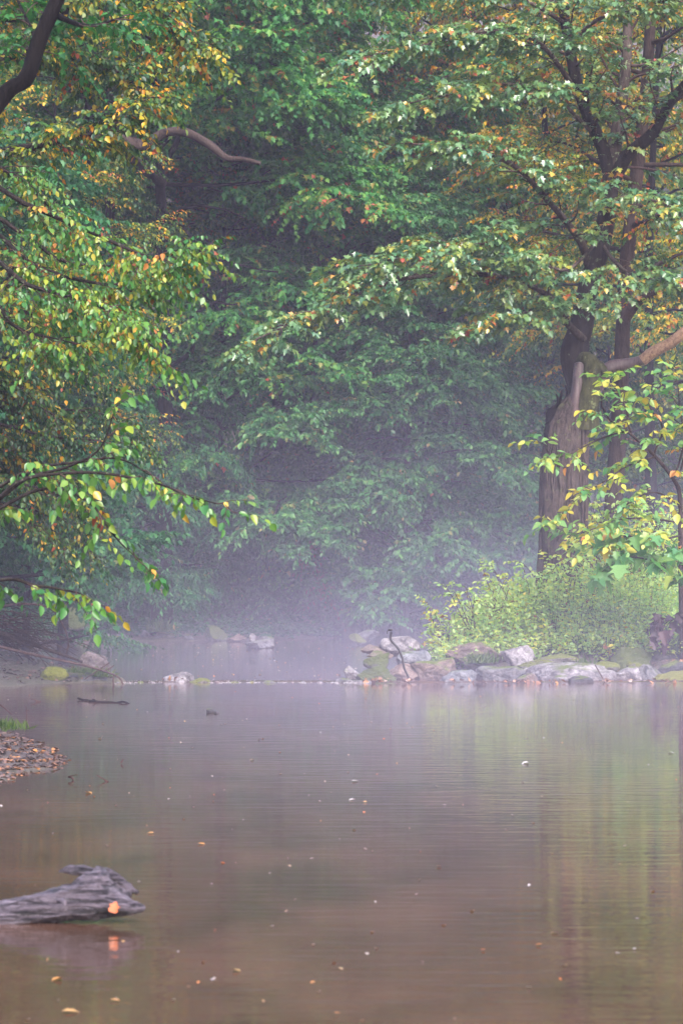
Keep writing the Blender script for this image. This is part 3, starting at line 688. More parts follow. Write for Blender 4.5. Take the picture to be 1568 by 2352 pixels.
# long curved bare limb on the oak
ok = [o for o in SC.objects if o.name == 'oak_tree'][0]
mb = MB(); c = limb_px([(372, 420, 54.8), (300, 360, 50), (262, 318, 46), (330, 334, 45.6), (375, 306, 45.5), (425, 304, 45.4), (475, 328, 45.2), (520, 362, 45), (560, 366, 44.9), (598, 376, 44.8)], 44)
tube(mb, c, spline([[.11], [.1], [.085], [.10], [.085], [.08], [.07], [.055], [.05], [.035]], 44)[:, 0], 12, .12, seed=3)
mb.build('curved_limb', M['brown_bark'], ok)
def oaklimbs():
    for k, (pts, a, b) in enumerate([([(372, 600, 54.6), (330, 520, 54.4), (290, 525, 54.2), (240, 560, 54)], 14, 5), ([(372, 560, 54.6), (400, 490, 54.4), (470, 470, 54.2), (560, 500, 54)], 14, 4), ([(366, 800, 54.6), (420, 745, 54.4), (480, 700, 54.2), (560, 690, 54)], 13, 4),
            ([(362, 880, 54.6), (420, 820, 54.4), (460, 760, 54.2), (520, 720, 54)], 15, 5), ([(375, 480, 54.6), (430, 540, 54.4), (500, 600, 54.2), (640, 620, 54)], 10, 3), ([(368, 700, 54.6), (300, 640, 54.4), (260, 620, 54)], 9, 3), ([(378, 380, 54.6), (410, 300, 54.4), (400, 200, 54), (440, 120, 54)], 16, 6)]):
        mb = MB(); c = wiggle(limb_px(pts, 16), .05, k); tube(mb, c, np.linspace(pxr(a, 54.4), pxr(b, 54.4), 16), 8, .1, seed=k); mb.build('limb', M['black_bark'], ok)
oaklimbs()

# woods far behind: one mass
def woods():
    global R
    R = np.random.default_rng(77)
    ml, mt = MB(), MB()
    n = 20000
    y = R.uniform(72, 112, n); x = R.uniform(-.25, .25, n) * y
    g = height(x, y); z = g + R.uniform(.3, 1, n) ** 1.0 * R.uniform(0, 17, n)
    D = R.normal(0, 1, (n, 3)) * (1, 1, .3); D[:, 1] -= .5
    cl = lumps(x, z, .5, 2) * .08
    sprays(ml, None, np.stack((x, y, z), -1), D, R.uniform(.8, 1.8, n), 11, .21, OVATE, .3, .4, lambda k: np.clip(.42 + cl + R.normal(0, .12, k), 0, 1))
    o = ml.build('distant_woods', M['wood_leaf']); tag(o, 'dense dusky autumn wood climbing the slope behind everything', 'woods', kind='stuff')
woods()
for k, (px, d, h, r, lx) in enumerate([(560, 74, 22, .2, .3), (640, 70, 20, .18, -.5), (905, 72, 22, .16, .9), (1165, 74, 24, .2, .2), (1000, 80, 24, .2, -.4), (1330, 72, 22, .2, .4), (60, 66, 20, .18, .3), (450, 68, 18, .13, .6), (1540, 70, 22, .2, -.6), (820, 84, 25, .22, .2)]):
    x = P(px, 1300, d)[0]; z = G(x, d) - .2
    LB = ['tall trunk in the dusk behind the oak', 'leaning trunk far behind the broad oak', 'thin trunk rising behind the beech crown', 'straight trunk in the yellow woods left of the old maple', 'distant trunk behind the orange leaved tree',
          'distant trunk behind the old maple', 'distant trunk behind the far left tree', 'thin distant trunk right of the tall dark oak', 'distant trunk at the right edge', 'farthest trunk above the misty gap'][k]
    e = empty('forest_tree', (x, d, z), LB, 'tree', 'tree trunks in the far wood')
    R = np.random.default_rng(200 + k)
    t = np.linspace(0, 1, 12)[:, None]; tp = np.array((x, d, z)) + np.array((lx, 0, h)) * t + np.array((1, 0, 0)) * np.sin(t * 6 + k) * .25
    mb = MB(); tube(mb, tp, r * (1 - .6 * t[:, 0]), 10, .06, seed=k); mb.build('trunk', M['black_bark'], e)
    ml = MB(); ls = []
    mbb = MB()
    for q in range(9):
        i = 4 + q * 7 // 9; a = R.uniform(0, 6.28)
        c = curve_from(tp[i], (math.cos(a), math.sin(a), .4), R.uniform(2, 3.6), .1, .1); tube(mbb, c, np.linspace(r * .35, .01, 7), 5, cap=False); ls.append((c, .05))
    mbb.build('branches', M['black_bark'], e)
    foliate(ml, None, ls, OVATE, .16, sub=1.6, nsub=6, nspray=6, m=8, spl=.7, wood=False, tint=tb(.5, .25)); ml.build('crown', M['wood_leaf'], e)

# red creeper on the far bank
R = np.random.default_rng(5)
ml = MB(); n = 36
px = R.uniform(655, 800, n); t = R.uniform(0, 1, n)
O = np.array([P(690 + 60 * b + R.normal(0, 18), 1200 + 190 * b, 55.5 + R.normal(0, .3)) for b in t])
sprays(ml, None, O, R.normal(0, 1, (n, 3)) - (0, .6, .6), R.uniform(.2, .5, n), 6, .11, OVATE, .5, .5, tl(0, 1))
tag(ml.build('red_creeper', M['red_vine']), 'reddish creeper hanging down in the mist under the beech', 'creeper')

# --- left foreground trees leaning over the water
def left_yellow():
    global R
    R = np.random.default_rng(31)
    d = 30.; x0 = P(-260, 1300, d)[0]
    e = empty('yellow_maple', (x0, d, G(x0, d) - .1), 'maple with orange and yellow leaves leaning in over the upper left', 'tree')
    mb = MB()
    tp = spline([(x0, d, G(x0, d) - .1), P(-250, 900, d), P(-200, 500, d), P(-150, 200, d), P(-130, -200, d)], 24)
    tube(mb, tp, np.linspace(.24, .12, 24), 14, .07); L = []
    for k, pts in enumerate([[(-200, 500, d), (-60, 380, d), (90, 330, d - .5), (230, 300, d - 1), (320, 240, d - 1.2)],
                [(-150, 250, d), (0, 130, d), (130, 120, d + .5), (240, 150, d + 1), (330, 200, d + 1)],
                [(-150, 100, d), (0, -40, d), (160, -60, d - .5), (330, -20, d - 1), (480, 90, d - 1)],
                [(-140, 0, d), (20, 40, d + 1), (180, 20, d + 1), (300, 60, d + 2), (380, 140, d + 2)],
                [(-200, 700, d), (-80, 700, d + 2), (20, 640, d + 3), (90, 560, d + 3)],
                [(-220, 800, d), (-120, 850, d + 2), (-20, 860, d + 3), (60, 900, d + 3.5)],
                [(-220, 950, d), (-120, 1000, d + 3), (-20, 1030, d + 4), (90, 1100, d + 4.5)]]):
        c = wiggle(limb_px(pts, 18), .04, k); tube(mb, c, np.linspace(.07, .012, 18), 8, .06, cap=False, seed=k); L.append((c, .05))
    mb.build('trunk', M['dark_bark'], e)
    ml, mt = MB(), MB()
    foliate(ml, mt, L, OVATE, .08, sub=.85, nsub=38, nspray=9, m=10, spl=.36, droop=.2, hang=.5, tint=tb(.34, .25), start=.15)
    mt.build('twigs', M['twig'], e); ml.build('crown', M['yellow_leaf'], e)
left_yellow()
def bough():
    global R
    R = np.random.default_rng(32)
    d = 22.; x0 = P(-420, 1300, d)[0]
    e = empty('leaning_tree', (x0, d, G(x0, d) - .1), 'black leaning tree crossing the top left corner', 'tree')
    mb = MB()
    tp = spline([(x0, d, G(x0, d) - .1), P(-330, 900, d), P(-160, 480, d), P(0, 232, d), P(60, 180, d), P(92, 90, d), P(118, 30, d), P(160, -60, d), P(260, -260, d)], 50)
    tube(mb, tp, spline([[.16], [.13], [.095], [.072], [.068], [.064], [.062], [.06], [.05]], 50)[:, 0], 16, .08, seed=8)
    L = []
    for k, pts in enumerate([[(60, 180, d), (90, 120, d + 1), (60, 40, d + 1.5), (20, -40, d + 2)], [(118, 30, d), (200, 60, d + 1), (280, 40, d + 1.5)]]):
        c = limb_px(pts, 12); tube(mb, c, np.linspace(.03, .008, 12), 6, cap=False); L.append((c, .03))
    mb.build('trunk', M['black_bark'], e)
    ml, mt = MB(), MB(); foliate(ml, mt, L, MAPLE, .07, sub=.8, nsub=16, nspray=6, m=8, spl=.3, tint=tb(.15, .15)); mt.build('twigs', M['twig'], e); ml.build('crown', M['oak_leaf'], e)
bough()
def near_branches():
    global R
    def hangtree(name, label, px, d, limbs, size, T, leaf, seed, tint, nsub, sub, spl, m, nspray, rw=.03):
        global R
        R = np.random.default_rng(seed)
        x0 = P(px, 1300, d)[0]; g = G(x0, d) - .1
        e = empty(name, (x0, d, g), label, 'tree')
        top = min(p[0][1] for p in limbs)
        tp = spline([(x0, d, g), P(px + 20, 900, d), P(px - 10, 500, d), P(px + 20, min(top, 300) - 100, d)], 20)
        mb = MB(); tube(mb, tp, np.linspace(.11, .05, 20), 12, .06); L = []
        for k, pts in enumerate(limbs):
            c = wiggle(limb_px([(px, pts[0][1] + 60, d)] + pts, 26), .015, k); tube(mb, c, np.linspace(rw, .005, 26), 8, .05, cap=False, seed=k); L.append((c, rw * .5))
        mb.build('trunk', M['dark_bark'], e)
        ml, mt = MB(), MB()
        foliate(ml, mt, L, T, size, sub=sub, nsub=nsub, nspray=nspray, m=m, spl=spl, droop=.25, hang=.75, tint=tint, start=.3, rise=-.02, sprdroop=.35, flat=.5)
        mt.build('twigs', M['twig'], e); ml.build('crown', M[leaf], e)
    hangtree('birch_tree', 'birch whose drooping sprays of green and orange leaves reach in from the left', -330, 24, [
        [(-60, 420, 24), (60, 470, 24), (180, 520, 24), (290, 570, 23.8), (350, 592, 23.6), (395, 585, 23.5), (430, 572, 23.4)],
        [(-60, 520, 24.5), (60, 600, 24.3), (180, 640, 24), (290, 655, 24), (370, 650, 24)],
        [(-60, 580, 24), (60, 660, 23.5), (180, 690, 23.2), (280, 730, 23), (350, 780, 23)],
        [(-60, 480, 25), (50, 540, 25), (150, 600, 25), (250, 610, 25), (330, 620, 25)],
        [(-60, 380, 25), (30, 400, 25.5), (110, 470, 25.5), (190, 545, 25.5)],
        [(-60, 680, 24), (20, 740, 23.5), (90, 770, 23.5), (170, 790, 23.2)],
        [(-60, 640, 25), (20, 700, 25), (100, 720, 25), (200, 740, 25), (260, 745, 25)],
    ], .072, OVATE, 'birch_leaf', 61, tb(.33, .23), 30, .5, .3, 8, 5)
    hangtree('cherry_tree', 'young cherry with the largest glossy leaves on thin branches low over the pool', -420, 20, [
        [(-80, 1190, 20), (40, 1110, 20), (130, 1090, 20), (220, 1085, 20), (310, 1098, 19.9), (380, 1115, 19.8), (440, 1140, 19.7), (495, 1158, 19.6)],
        [(-80, 1180, 20.5), (60, 1100, 20.5), (170, 1065, 20.4), (240, 1025, 20.3), (262, 950, 20.2)],
        [(-80, 1200, 20), (80, 1130, 20.3), (190, 1150, 20.2), (250, 1210, 20.1), (320, 1270, 20)],
        [(-80, 1350, 19.5), (10, 1330, 19.5), (90, 1345, 19.5), (150, 1355, 19.5), (200, 1375, 19.4)],
        [(-80, 1150, 21), (60, 1080, 21), (180, 1060, 21), (290, 1060, 21), (350, 1090, 21)],
    ], .09, OVATE, 'birch_leaf', 62, tb(.3, .18), 8, .3, .26, 6, 3, .018)
    hangtree('hornbeam_tree', 'small leaved tree with yellow and orange leaves at the left edge', -330, 33, [
        [(-80, 860, 33), (20, 880, 33), (80, 920, 33), (130, 960, 33)],
        [(-80, 980, 33), (20, 980, 33), (110, 1000, 33), (200, 1010, 33), (300, 1020, 33)],
        [(-80, 1100, 33), (20, 1110, 33), (120, 1130, 33), (200, 1170, 33)],
        [(-80, 1200, 33), (20, 1190, 33), (90, 1210, 33), (140, 1260, 33)],
        [(-80, 830, 34), (30, 820, 34), (120, 830, 34), (220, 860, 34)],
        [(-80, 920, 34), (40, 950, 34), (160, 940, 34), (260, 960, 34), (320, 1000, 34)],
        [(-80, 1040, 34.5), (60, 1070, 34.5), (160, 1100, 34.5)],
        [(-80, 1150, 34.5), (40, 1160, 34.5), (140, 1190, 34.5), (190, 1240, 34.5)],
    ], .07, OVATE, 'yellow_leaf', 63, tb(.17, .18), 20, .65, .3, 8, 7)
near_branches()
# green layered tree behind on the left side (maple fingers)
bg_tree('understory_tree', 'dark green maple with finger like layers behind the left branches', -40, 42, 8.5, .1, MAPLE, 'beech_leaf', 65, nlimb=34, llen=2.7, h0=.15, fol=dict(size=.11, tint=tb(.3, .2)))

# --- sapling, sycamore and undergrowth on the right bank
def sapling():
    global R
    R = np.random.default_rng(91)
    d = 37.4; b = P(1563, 1300, d); g = G(b[0], d) - .05
    e = empty('ash_sapling', (b[0], d, g), 'sapling with long yellow and green leaflets arching in front of the old maple', 'tree')
    mb = MB(); L = []
    stem = spline([(b[0] + .02, d, g), P(1562, 1240, d), P(1560, 1140, d), P(1545, 1100, d - .1), P(1500, 1045, d - .3), P(1450, 1000, d - .5), P(1400, 965, d - .6)], 30)
    tube(mb, stem, np.linspace(.045, .012, 30), 9, .05)
    L.append((stem[13:], .02))
    for k, pts in enumerate([[(1440, 990, d - .5), (1400, 1000, d - .6), (1330, 1030, d - .7), (1280, 1050, d - .8), (1250, 1030, d - .9)],
                 [(1500, 1050, d - .3), (1440, 1070, d - .4), (1380, 1110, d - .5), (1320, 1150, d - .6)],
                 [(1560, 1200, d), (1480, 1190, d - .2), (1400, 1200, d - .4), (1330, 1225, d - .6), (1280, 1210, d - .7)],
                 [(1450, 1000, d - .5), (1435, 940, d - .5), (1430, 885, d - .5)],
                 [(1400, 965, d - .6), (1380, 930, d - .7), (1385, 900, d - .7)],
                 [(1545, 1100, d), (1570, 1020, d), (1560, 940, d), (1555, 880, d)],
                 [(1500, 1045, d - .3), (1520, 980, d - .4), (1490, 930, d - .5), (1500, 905, d - .5)],
                 [(1560, 1160, d), (1500, 1130, d - .5), (1450, 1150, d - .7), (1420, 1180, d - .8)],
                 [(1562, 1080, d), (1580, 1000, d - .2), (1545, 960, d - .5)],
                 [(1562, 1230, d), (1520, 1240, d - .6), (1460, 1235, d - .8), (1400, 1250, d - .8)]]):
        c = wiggle(limb_px(pts, 14), .01, k); tube(mb, c, np.linspace(.016, .005, 14), 6, cap=False); L.append((c, .012))
    mb.build('trunk', M['brown_bark'], e)
    ml, mt = MB(), MB()
    foliate(ml, mt, L, OVATE, .14, sub=.45, nsub=15, nspray=3, m=7, spl=.38, droop=.15, hang=.2, tint=tb(.45, .25), start=.2, flat=.5)
    mt.build('leaf_stalks', M['twig'], e); ml.build('crown', M['sapling_leaf'], e)
    d = 36.9; b = P(1640, 1360, d); g = G(b[0], d) - .05
    e = empty('sycamore_sapling', (b[0], d, g), 'low sycamore branch with very broad green leaves above the undergrowth', 'tree')
    mb = MB(); L = []
    stem = spline([(b[0], d, g), P(1620, 1420, d), P(1590, 1370, d), P(1560, 1330, d - .1), P(1500, 1290, d - .2), P(1440, 1280, d - .3), P(1400, 1300, d - .3)], 24)
    tube(mb, stem, np.linspace(.025, .005, 24), 7); L.append((stem[8:], .012))
    c = limb_px([(1600, 1380, d), (1560, 1290, d), (1500, 1240, d - .2), (1440, 1230, d - .3)], 14); tube(mb, c, np.linspace(.015, .005, 14), 6); L.append((c, .01))
    mb.build('trunk', M['brown_bark'], e)
    ml, mt = MB(), MB()
    foliate(ml, mt, L, MAPLE, .26, sub=.4, nsub=18, nspray=3, m=3, spl=.32, droop=.1, hang=.4, tint=tb(.25, .2), start=.2)
    mt.build('leaf_stalks', M['twig'], e); ml.build('crown', M['sapling_leaf'], e)
sapling()
def undergrowth():
    global R
    R = np.random.default_rng(12)
    ml, mt = MB(), MB()
    n = 12000
    x = R.uniform(1.2, 7.5, n); y = R.uniform(37.9, 45, n)
    left = 1.35 + .12 * (y - 37) + .25 * np.sin(y * 2)
    k = x > left; x, y = x[k], y[k]; n = len(x)
    z = height(x, y)
    top = (1.1 + .15 * lumps(x, y, 2.0, 4)) * sm(0, .9, x - left[k] + .25) * (1 - .35 * sm(5, 7, x) * (y < 39)) * sm(36.6, 38.2, y)
    L = np.clip(top, .25, 1.6) * R.uniform(.55, 1.05, n)
    O = np.stack((x, y, z), -1)
    D = R.normal(0, .33, (n, 3)); D[:, 2] = 1; D[:, 1] -= .12
    hue = .42 + .1 * lumps(x, y, 1.1, 9)
    sprays(ml, mt, O, D, L, 13, .08, OVATE, .05, .1, lambda q: np.clip(hue + R.normal(0, .18, q), 0, 1), tw=.003, flat=.35)
    n = 4500; x = R.uniform(1.3, 7.5, n); y = R.uniform(37.5, 40, n)
    D = R.normal(0, .5, (n, 3)); D[:, 2] = .8; D[:, 1] -= .35
    k = x > 1.35 + .12 * (y - 37); x, y, D = x[k], y[k], D[k]; n = len(x)
    sprays(ml, mt, np.stack((x, y, height(x, y)), -1), D, R.uniform(.25, .65, n), 9, .08, OVATE, .1, .1, lambda q: np.clip(R.normal(.45, .2, q), 0, 1), tw=.003, flat=.35)
    mt.build('undergrowth_stems', M['twig'])
    return ml
ml = undergrowth()
u = ml.build('undergrowth', M['shrub_leaf'])
tag(u, 'waist high mass of pale green leafy weeds covering the right bank', 'undergrowth', kind='stuff')
st = [o for o in SC.objects if o.name == 'undergrowth_stems'][0]; st.parent = u; st.name = 'stems'
SHR = [(1105, 38.2, 1.25, 'tallest spindly shrub at the left end of the leafy bank', 10, 1.2),
       (1180, 39.0, 1.35, 'leafy shrub left of the old maple trunk', 14, 1.0),
       (1260, 38.6, 1.35, 'yellowish shrub at the foot of the old maple', 16, 1.0),
       (1335, 38.4, 1.2, 'leafy shrub in front of the right side of the old trunk', 14, .9),
       (1430, 39.5, 1.7, 'thicket behind the ash sapling', 26, 1.3),
       (1510, 40.0, 2.1, 'taller thicket at the right edge of the bank', 30, 1.4),
       (1030, 38.6, .9, 'leafy shrub overhanging the leftmost bank rocks', 14, .9),
       (1475, 41.5, 2.4, 'green thicket between slender tree and sapling', 30, 1.4)]
for k, (px, d, h, lab, ns, sp) in enumerate(SHR):
    R = np.random.default_rng(300 + k)
    x = P(px, 1300, d)[0]; g = G(x, d)
    e = empty('shrub', (x, d, g), lab, 'shrub', 'shrubs on the right bank')
    ml, mt = MB(), MB(); L = []
    for q in range(ns):
        a = R.uniform(0, 6.28); c = curve_from(np.array((x, d, g)), (math.cos(a) * .35 * sp, math.sin(a) * .3 * sp, 1), h * R.uniform(.7, 1.15), .12, .08, 8)
        tube(mt, c, np.linspace(.009, .003, 8), 4, cap=False); L.append((c, .008))
    foliate(ml, mt, L, OVATE, .08, sub=.35, nsub=14, nspray=2, m=7, spl=.26, tint=tb(.42, .25), start=.3, flat=.45)
    mt.build('stems', M['twig'], e); ml.build('foliage', M['shrub_leaf'], e)
for k, (px, d, h, lab) in enumerate([(380, 57.2, 2.3, 'faint bush in the mist on the far bank under the tall dark oak'), (440, 57.5, 2.6, 'faint bush in the mist right of the tall dark oak'), (240, 56.5, 2.6, 'dusky bush above the pale stone pair on the far bank'),
        (560, 57.5, 3.0, 'dusky bush in the mist behind the largest far boulder'), (640, 58.5, 3.2, 'dusky bush in the mist left of the red creeper'), (1010, 58, 2.4, 'dusky bush in the mist left of the leafy bank'), (900, 59, 3.2, 'dusky bush deep in the mist behind the bent rod'),
        (500, 58.2, 3.4, 'dark thicket added to deepen the shade on the left of the gap'), (770, 60, 3.4, 'dark thicket added to darken the middle of the misty gap'), (1080, 60, 3.0, 'dark thicket added for shade behind the left end of the leafy bank'), (310, 57.8, 3.2, 'dark thicket added for shade behind the faint bushes on the left far bank'), (150, 56, 2.2, 'dark bush added for shade behind the square mossy boulder')]):  # thickets and bush of this row added to darken the misty hollow
    R = np.random.default_rng(400 + k); x = P(px, 1300, d)[0]; g = G(x, d)
    e = empty('bush', (x, d, g), lab, 'bush', 'bushes on the far bank')
    ml, mt = MB(), MB(); L = []
    for q in range(34):
        a = R.uniform(0, 6.28); c = curve_from(np.array((x, d, g)), (math.cos(a) * R.uniform(.3, 1.6), math.sin(a) * .6, 1), h * R.uniform(.6, 1.15), .2, .08, 8)
        tube(mt, c, np.linspace(.012, .004, 8), 4, cap=False); L.append((c, .01))
    foliate(ml, mt, L, OVATE, .11, sub=.7, nsub=16, nspray=3, m=8, spl=.4, tint=tb(.25, .2), start=.2, wood=False)
    mt.build('stems', M['twig'], e); ml.build('foliage', M['beech_leaf'], e)
R = np.random.default_rng(70); n = 9000
x = R.uniform(-9, 8, n); y = R.uniform(54.2, 72, n) ; k = (sdist(LOW, x, y) > .2) & (sdist(UP, x, y) > .15); x, y = x[k], y[k]; n = len(x)
x = np.concatenate((x, R.uniform(-10, -5.2, 2500))); y = np.concatenate((y, R.uniform(40, 55, 2500)))
k = (sdist(LOW, x, y) > .2) & (sdist(UP, x, y) > .15); x, y = x[k], y[k]; n = len(x)
D = R.normal(0, .5, (n, 3)); D[:, 2] = .8; D[:, 1] -= .3
ml = MB(); sprays(ml, None, np.stack((x, y, height(x, y)), -1), D, R.uniform(.25, .9, n), 9, .1, OVATE, .3, .2, tl(0, .45))
tag(ml.build('shade_leaves', M['beech_leaf']), 'dark low leaves added on the far bank to stand in for canopy shade', 'shade leaves', kind='stuff')  # low dark leaves added so the sunlit far bank reads as shaded
# dark red burdock like leaves
R = np.random.default_rng(19); ml, mt = MB(), MB()
b = P(1500, 1460, 37.6); e = empty('dark_leaved_plant', (b[0], 37.6, G(b[0], 37.6)), 'plant with drooping dark purple withered leaves among the green weeds', 'plant')
O = np.array([P(R.uniform(1380 + 100, 1565), R.uniform(1405, 1430), 37.1) for _ in range(9)])
sprays(ml, mt, O, R.normal(0, .5, (9, 3)) + (0, -.2, -.3), np.full(9, .2), 3, .2, MAPLE, .5, 1.0, tl(0, .3))
stm = MB()
for o in O: tube(mt, spline([(b[0], 37.6, G(b[0], 37.6)), (o + b) / 2, o], 6), np.linspace(.008, .004, 6), 4)
mt.build('stems', M['twig'], e); ml.build('withered_leaves', leaf_mat('withered', [(0, (.03, .012, .02)), (1, (.12, .04, .05))], .5, .1), e)

# ------------------------------------------------------------------ grass and fallen leaves
def blades(pts, h, n, spread, mb):
    m = len(pts) * n
    O = np.repeat(np.asarray(pts), n, 0) + R.normal(0, 1, (m, 3)) * (spread, spread, 0)
    D = R.normal(0, .45, (m, 3)); D[:, 2] = 1
    N = R.normal(0, 1, (m, 3)); N[:, 1] -= 1.5
    leaves(mb, O, D, N, h * R.uniform(.5, 1.2, m), BLADE, R.uniform(0, 1, m))
R = np.random.default_rng(14)
BLADE = tmpl([(.045, .3), (.03, .7)], .3, .55)
mb = MB()
blades([P(px, 1546, 35.25) for px in np.linspace(165, 215, 9)], .09, 20, .05, mb)
blades([P(px, 1556, 35.3) for px in np.linspace(215, 250, 5)], .12, 20, .05, mb)
blades([P(px, py, 23.8) - (0, 0, .02) for px, py in ((-20, 1668), (0, 1665), (18, 1668), (30, 1672), (8, 1675), (44, 1672))], .09, 30, .08, mb)
blades([P(px, 1524, 36.5) for px in np.linspace(1085, 1125, 6)], .15, 26, .05, mb)
blades([P(px, 1452, 54) for px in np.linspace(352, 385, 6)], .25, 26, .07, mb)
blades([P(px, 1530, 36.7) for px in np.linspace(1240, 1360, 10)], .14, 14, .08, mb)
gx_ = R.uniform(1.6, 6.5, 70); blades([(x, 37.7 + R.uniform(-.2, .4), G(x, 37.8)) for x in gx_], .25, 8, .1, mb)
tag(mb.build('grass', M['grass']), 'tufts of short green grass on rocks and banks', 'grass', kind='stuff')
def litter():
    mb = MB()
    def scatter(x, y, z, s, lo, hi, tilt=.5):
        n = len(x); a = R.uniform(0, 6.28, n)
        D = np.stack((np.cos(a), np.sin(a), R.normal(0, .35 * tilt, n)), -1); N = R.normal(0, tilt, (n, 3)); N[:, 2] += 1
        leaves(mb, np.stack((x, y, z), -1), D, N, s * R.uniform(.6, 1.2, n), OVATE if R.uniform() < .5 else MAPLE, R.uniform(lo, hi, n))
    n = 9000; x = R.uniform(-4.6, -2.15, n); y = R.uniform(18.6, 26, n); z = height(x, y); k = z > -.02
    scatter(x[k], y[k], z[k] + .008, .05, 0, .93, .22)
    n = 900; x = R.uniform(-5.4, -3.1, n); y = R.uniform(34.6, 38, n); z = height(x, y); k = z > .0
    scatter(x[k], y[k], z[k] + .015, .07, 0, .7)
    n = 500; x = R.uniform(1, 8, n); y = R.uniform(35.9, 38, n); z = height(x, y); k = z > .0
    scatter(x[k], y[k], z[k] + .015, .08, .2, 1)
    n = 350; x = R.uniform(-8, 9, n); y = R.uniform(52, 62, n); z = height(x, y); k = z > .08
    scatter(x[k], y[k], z[k] + .03, .12, .1, .9)
    # caught along the waterline of the rocks
    for px0, px1, c_, z0 in ((835, 900, 18, .03), (920, 960, 12, .03), (1130, 1300, 30, .02), (1380, 1560, 30, .02), (1040, 1110, 7, .02), (380, 430, 8, .05)):
        px = R.uniform(px0, px1, c_); p = np.array([P(q, 1569, 35.15 + R.uniform(-.05, .1)) for q in px]); 
        scatter(p[:, 0], p[:, 1], np.full(c_, z0) + R.uniform(0, .03, c_), .075, .45, 1, .9)
    tag(mb.build('fallen_leaves', M['fallen_leaf']), 'wet brown and orange fallen leaves strewn on banks and along the waterline', 'fallen leaves', kind='stuff')
litter()
# floating leaves, each one lying on the water
FL = [(815, 1795, 24, .05, 'pale leaf floating in the middle of the pool, largest of that patch'), (808, 1838, 22, .05, 'pale curled leaf floating just below the largest pale one'), (463, 1940, 26, .65, 'orange leaf floating level with the top of the driftwood, well right of it'),
 (346, 1915, 22, .55, 'thin yellow leaf floating above and right of the driftwood'), (205, 1822, 26, .6, 'golden leaf floating near the leaf strewn spit'), (578, 1746, 14, .2, 'pale leaf floating alone left of the pool centre'),
 (486, 2032, 13, .0, 'small white leaf floating right of the driftwood'), (1213, 2270, 22, .03, 'white leaf floating near the lower right'), (1273, 2145, 28, .4, 'faint yellow leaf floating in the lower right of the pool'),
 (1236, 2172, 22, .75, 'small orange leaf floating beneath the faint yellow one'), (163, 2326, 56, .5, 'yellow leaf at the very bottom beneath the driftwood'), (130, 2252, 38, .62, 'orange brown leaf floating a little below the driftwood'),
 (265, 2300, 34, .6, 'golden leaf between the two yellow leaves under the driftwood and the brown pool'), (1108, 2184, 16, .8, 'tiny rusty leaf in the lower right middle'), (775, 2330, 20, .7, 'rusty leaf at the bottom edge, midway across'),
 (1205, 1754, 26, .02, 'thin white leaf at the edge of the green reflection'), (1540, 1730, 22, .02, 'white leaf floating near the right edge'), (1007, 1991, 16, .6, 'small golden leaf floating right of the pool centre'),
 (544, 2232, 30, .4, 'dull yellow leaf floating below and right of the driftwood'), (230, 1697, 16, .3, 'pale yellow leaf floating beside the spit'), (1462, 2112, 14, 0, 'small white leaf in the lower right reflection'),
 (487, 2253, 12, 0, 'small white speck of a leaf beneath the driftwood tip'), (838, 1843, 14, .5, 'thin yellow leaf touching the pale curled one'), (1455, 2182, 12, 0, 'tiny white leaf right of the small orange one'), (1020, 1850, 12, .0, 'small white leaf right of the pool centre')]
for k, (px, py, w_, tn, lab) in enumerate(FL):
    d = CAMZ * F / (py - HORIZON) * 1.0
    p = P(px, py, 10); t = CAMZ / (CAMZ - p[2]); p = np.array((p[0] * t, p[1] * t, .004))
    R = np.random.default_rng(500 + k); mb = MB(); s = .75 * w_ * p[1] / F
    a = R.uniform(-.5, .5) + (math.pi if k % 2 else 0)
    T_ = tmpl([(.2, .15), (.38, .32), (.3, .45), (.36, .62), (.16, .8)], .25, .12)
    leaves(mb, p[None] * 0 + [(-s / 2 * math.cos(a), -s / 2 * math.sin(a), .002)], np.array([(math.cos(a), math.sin(a), .02)]), np.array([(R.normal(0, .1), R.normal(0, .1), 1)]), np.array([s]), T_, np.array([tn]))
    o = mb.build('floating_leaf', M['floating_leaf']); o.location = p
    o.data.vertices.foreach_get; tag(o, lab, 'leaf', 'leaves floating on the pool')
R = np.random.default_rng(8); mb = MB(); n = 260
y = 6 + 29 * R.uniform(0, 1, n) ** 1.1; x = R.uniform(-.135, .135, n) * y
k = sdist(LOW, x, y) < -.05; x, y = x[k], y[k]; n = len(x); a = R.uniform(0, 6.28, n)
leaves(mb, np.stack((x, y, np.full(n, .004)), -1), np.stack((np.cos(a), np.sin(a), np.zeros(n)), -1), np.tile((0, 0, 1.), (n, 1)), R.uniform(.01, .032, n), OVATE, R.uniform(0, 1, n) ** 2)
n = 160; x = R.uniform(-4, 1, n); y = R.uniform(35.8, 53, n); a = R.uniform(0, 6.28, n)
leaves(mb, np.stack((x, y, np.full(n, .021)), -1), np.stack((np.cos(a), np.sin(a), np.zeros(n)), -1), np.tile((0, 0, 1.), (n, 1)), R.uniform(.02, .06, n), OVATE, R.uniform(0, 1, n) ** 1.6)
tag(mb.build('floating_specks', M['floating_leaf']), 'tiny leaf flecks and bubbles drifting on the pool', 'flecks', kind='stuff')

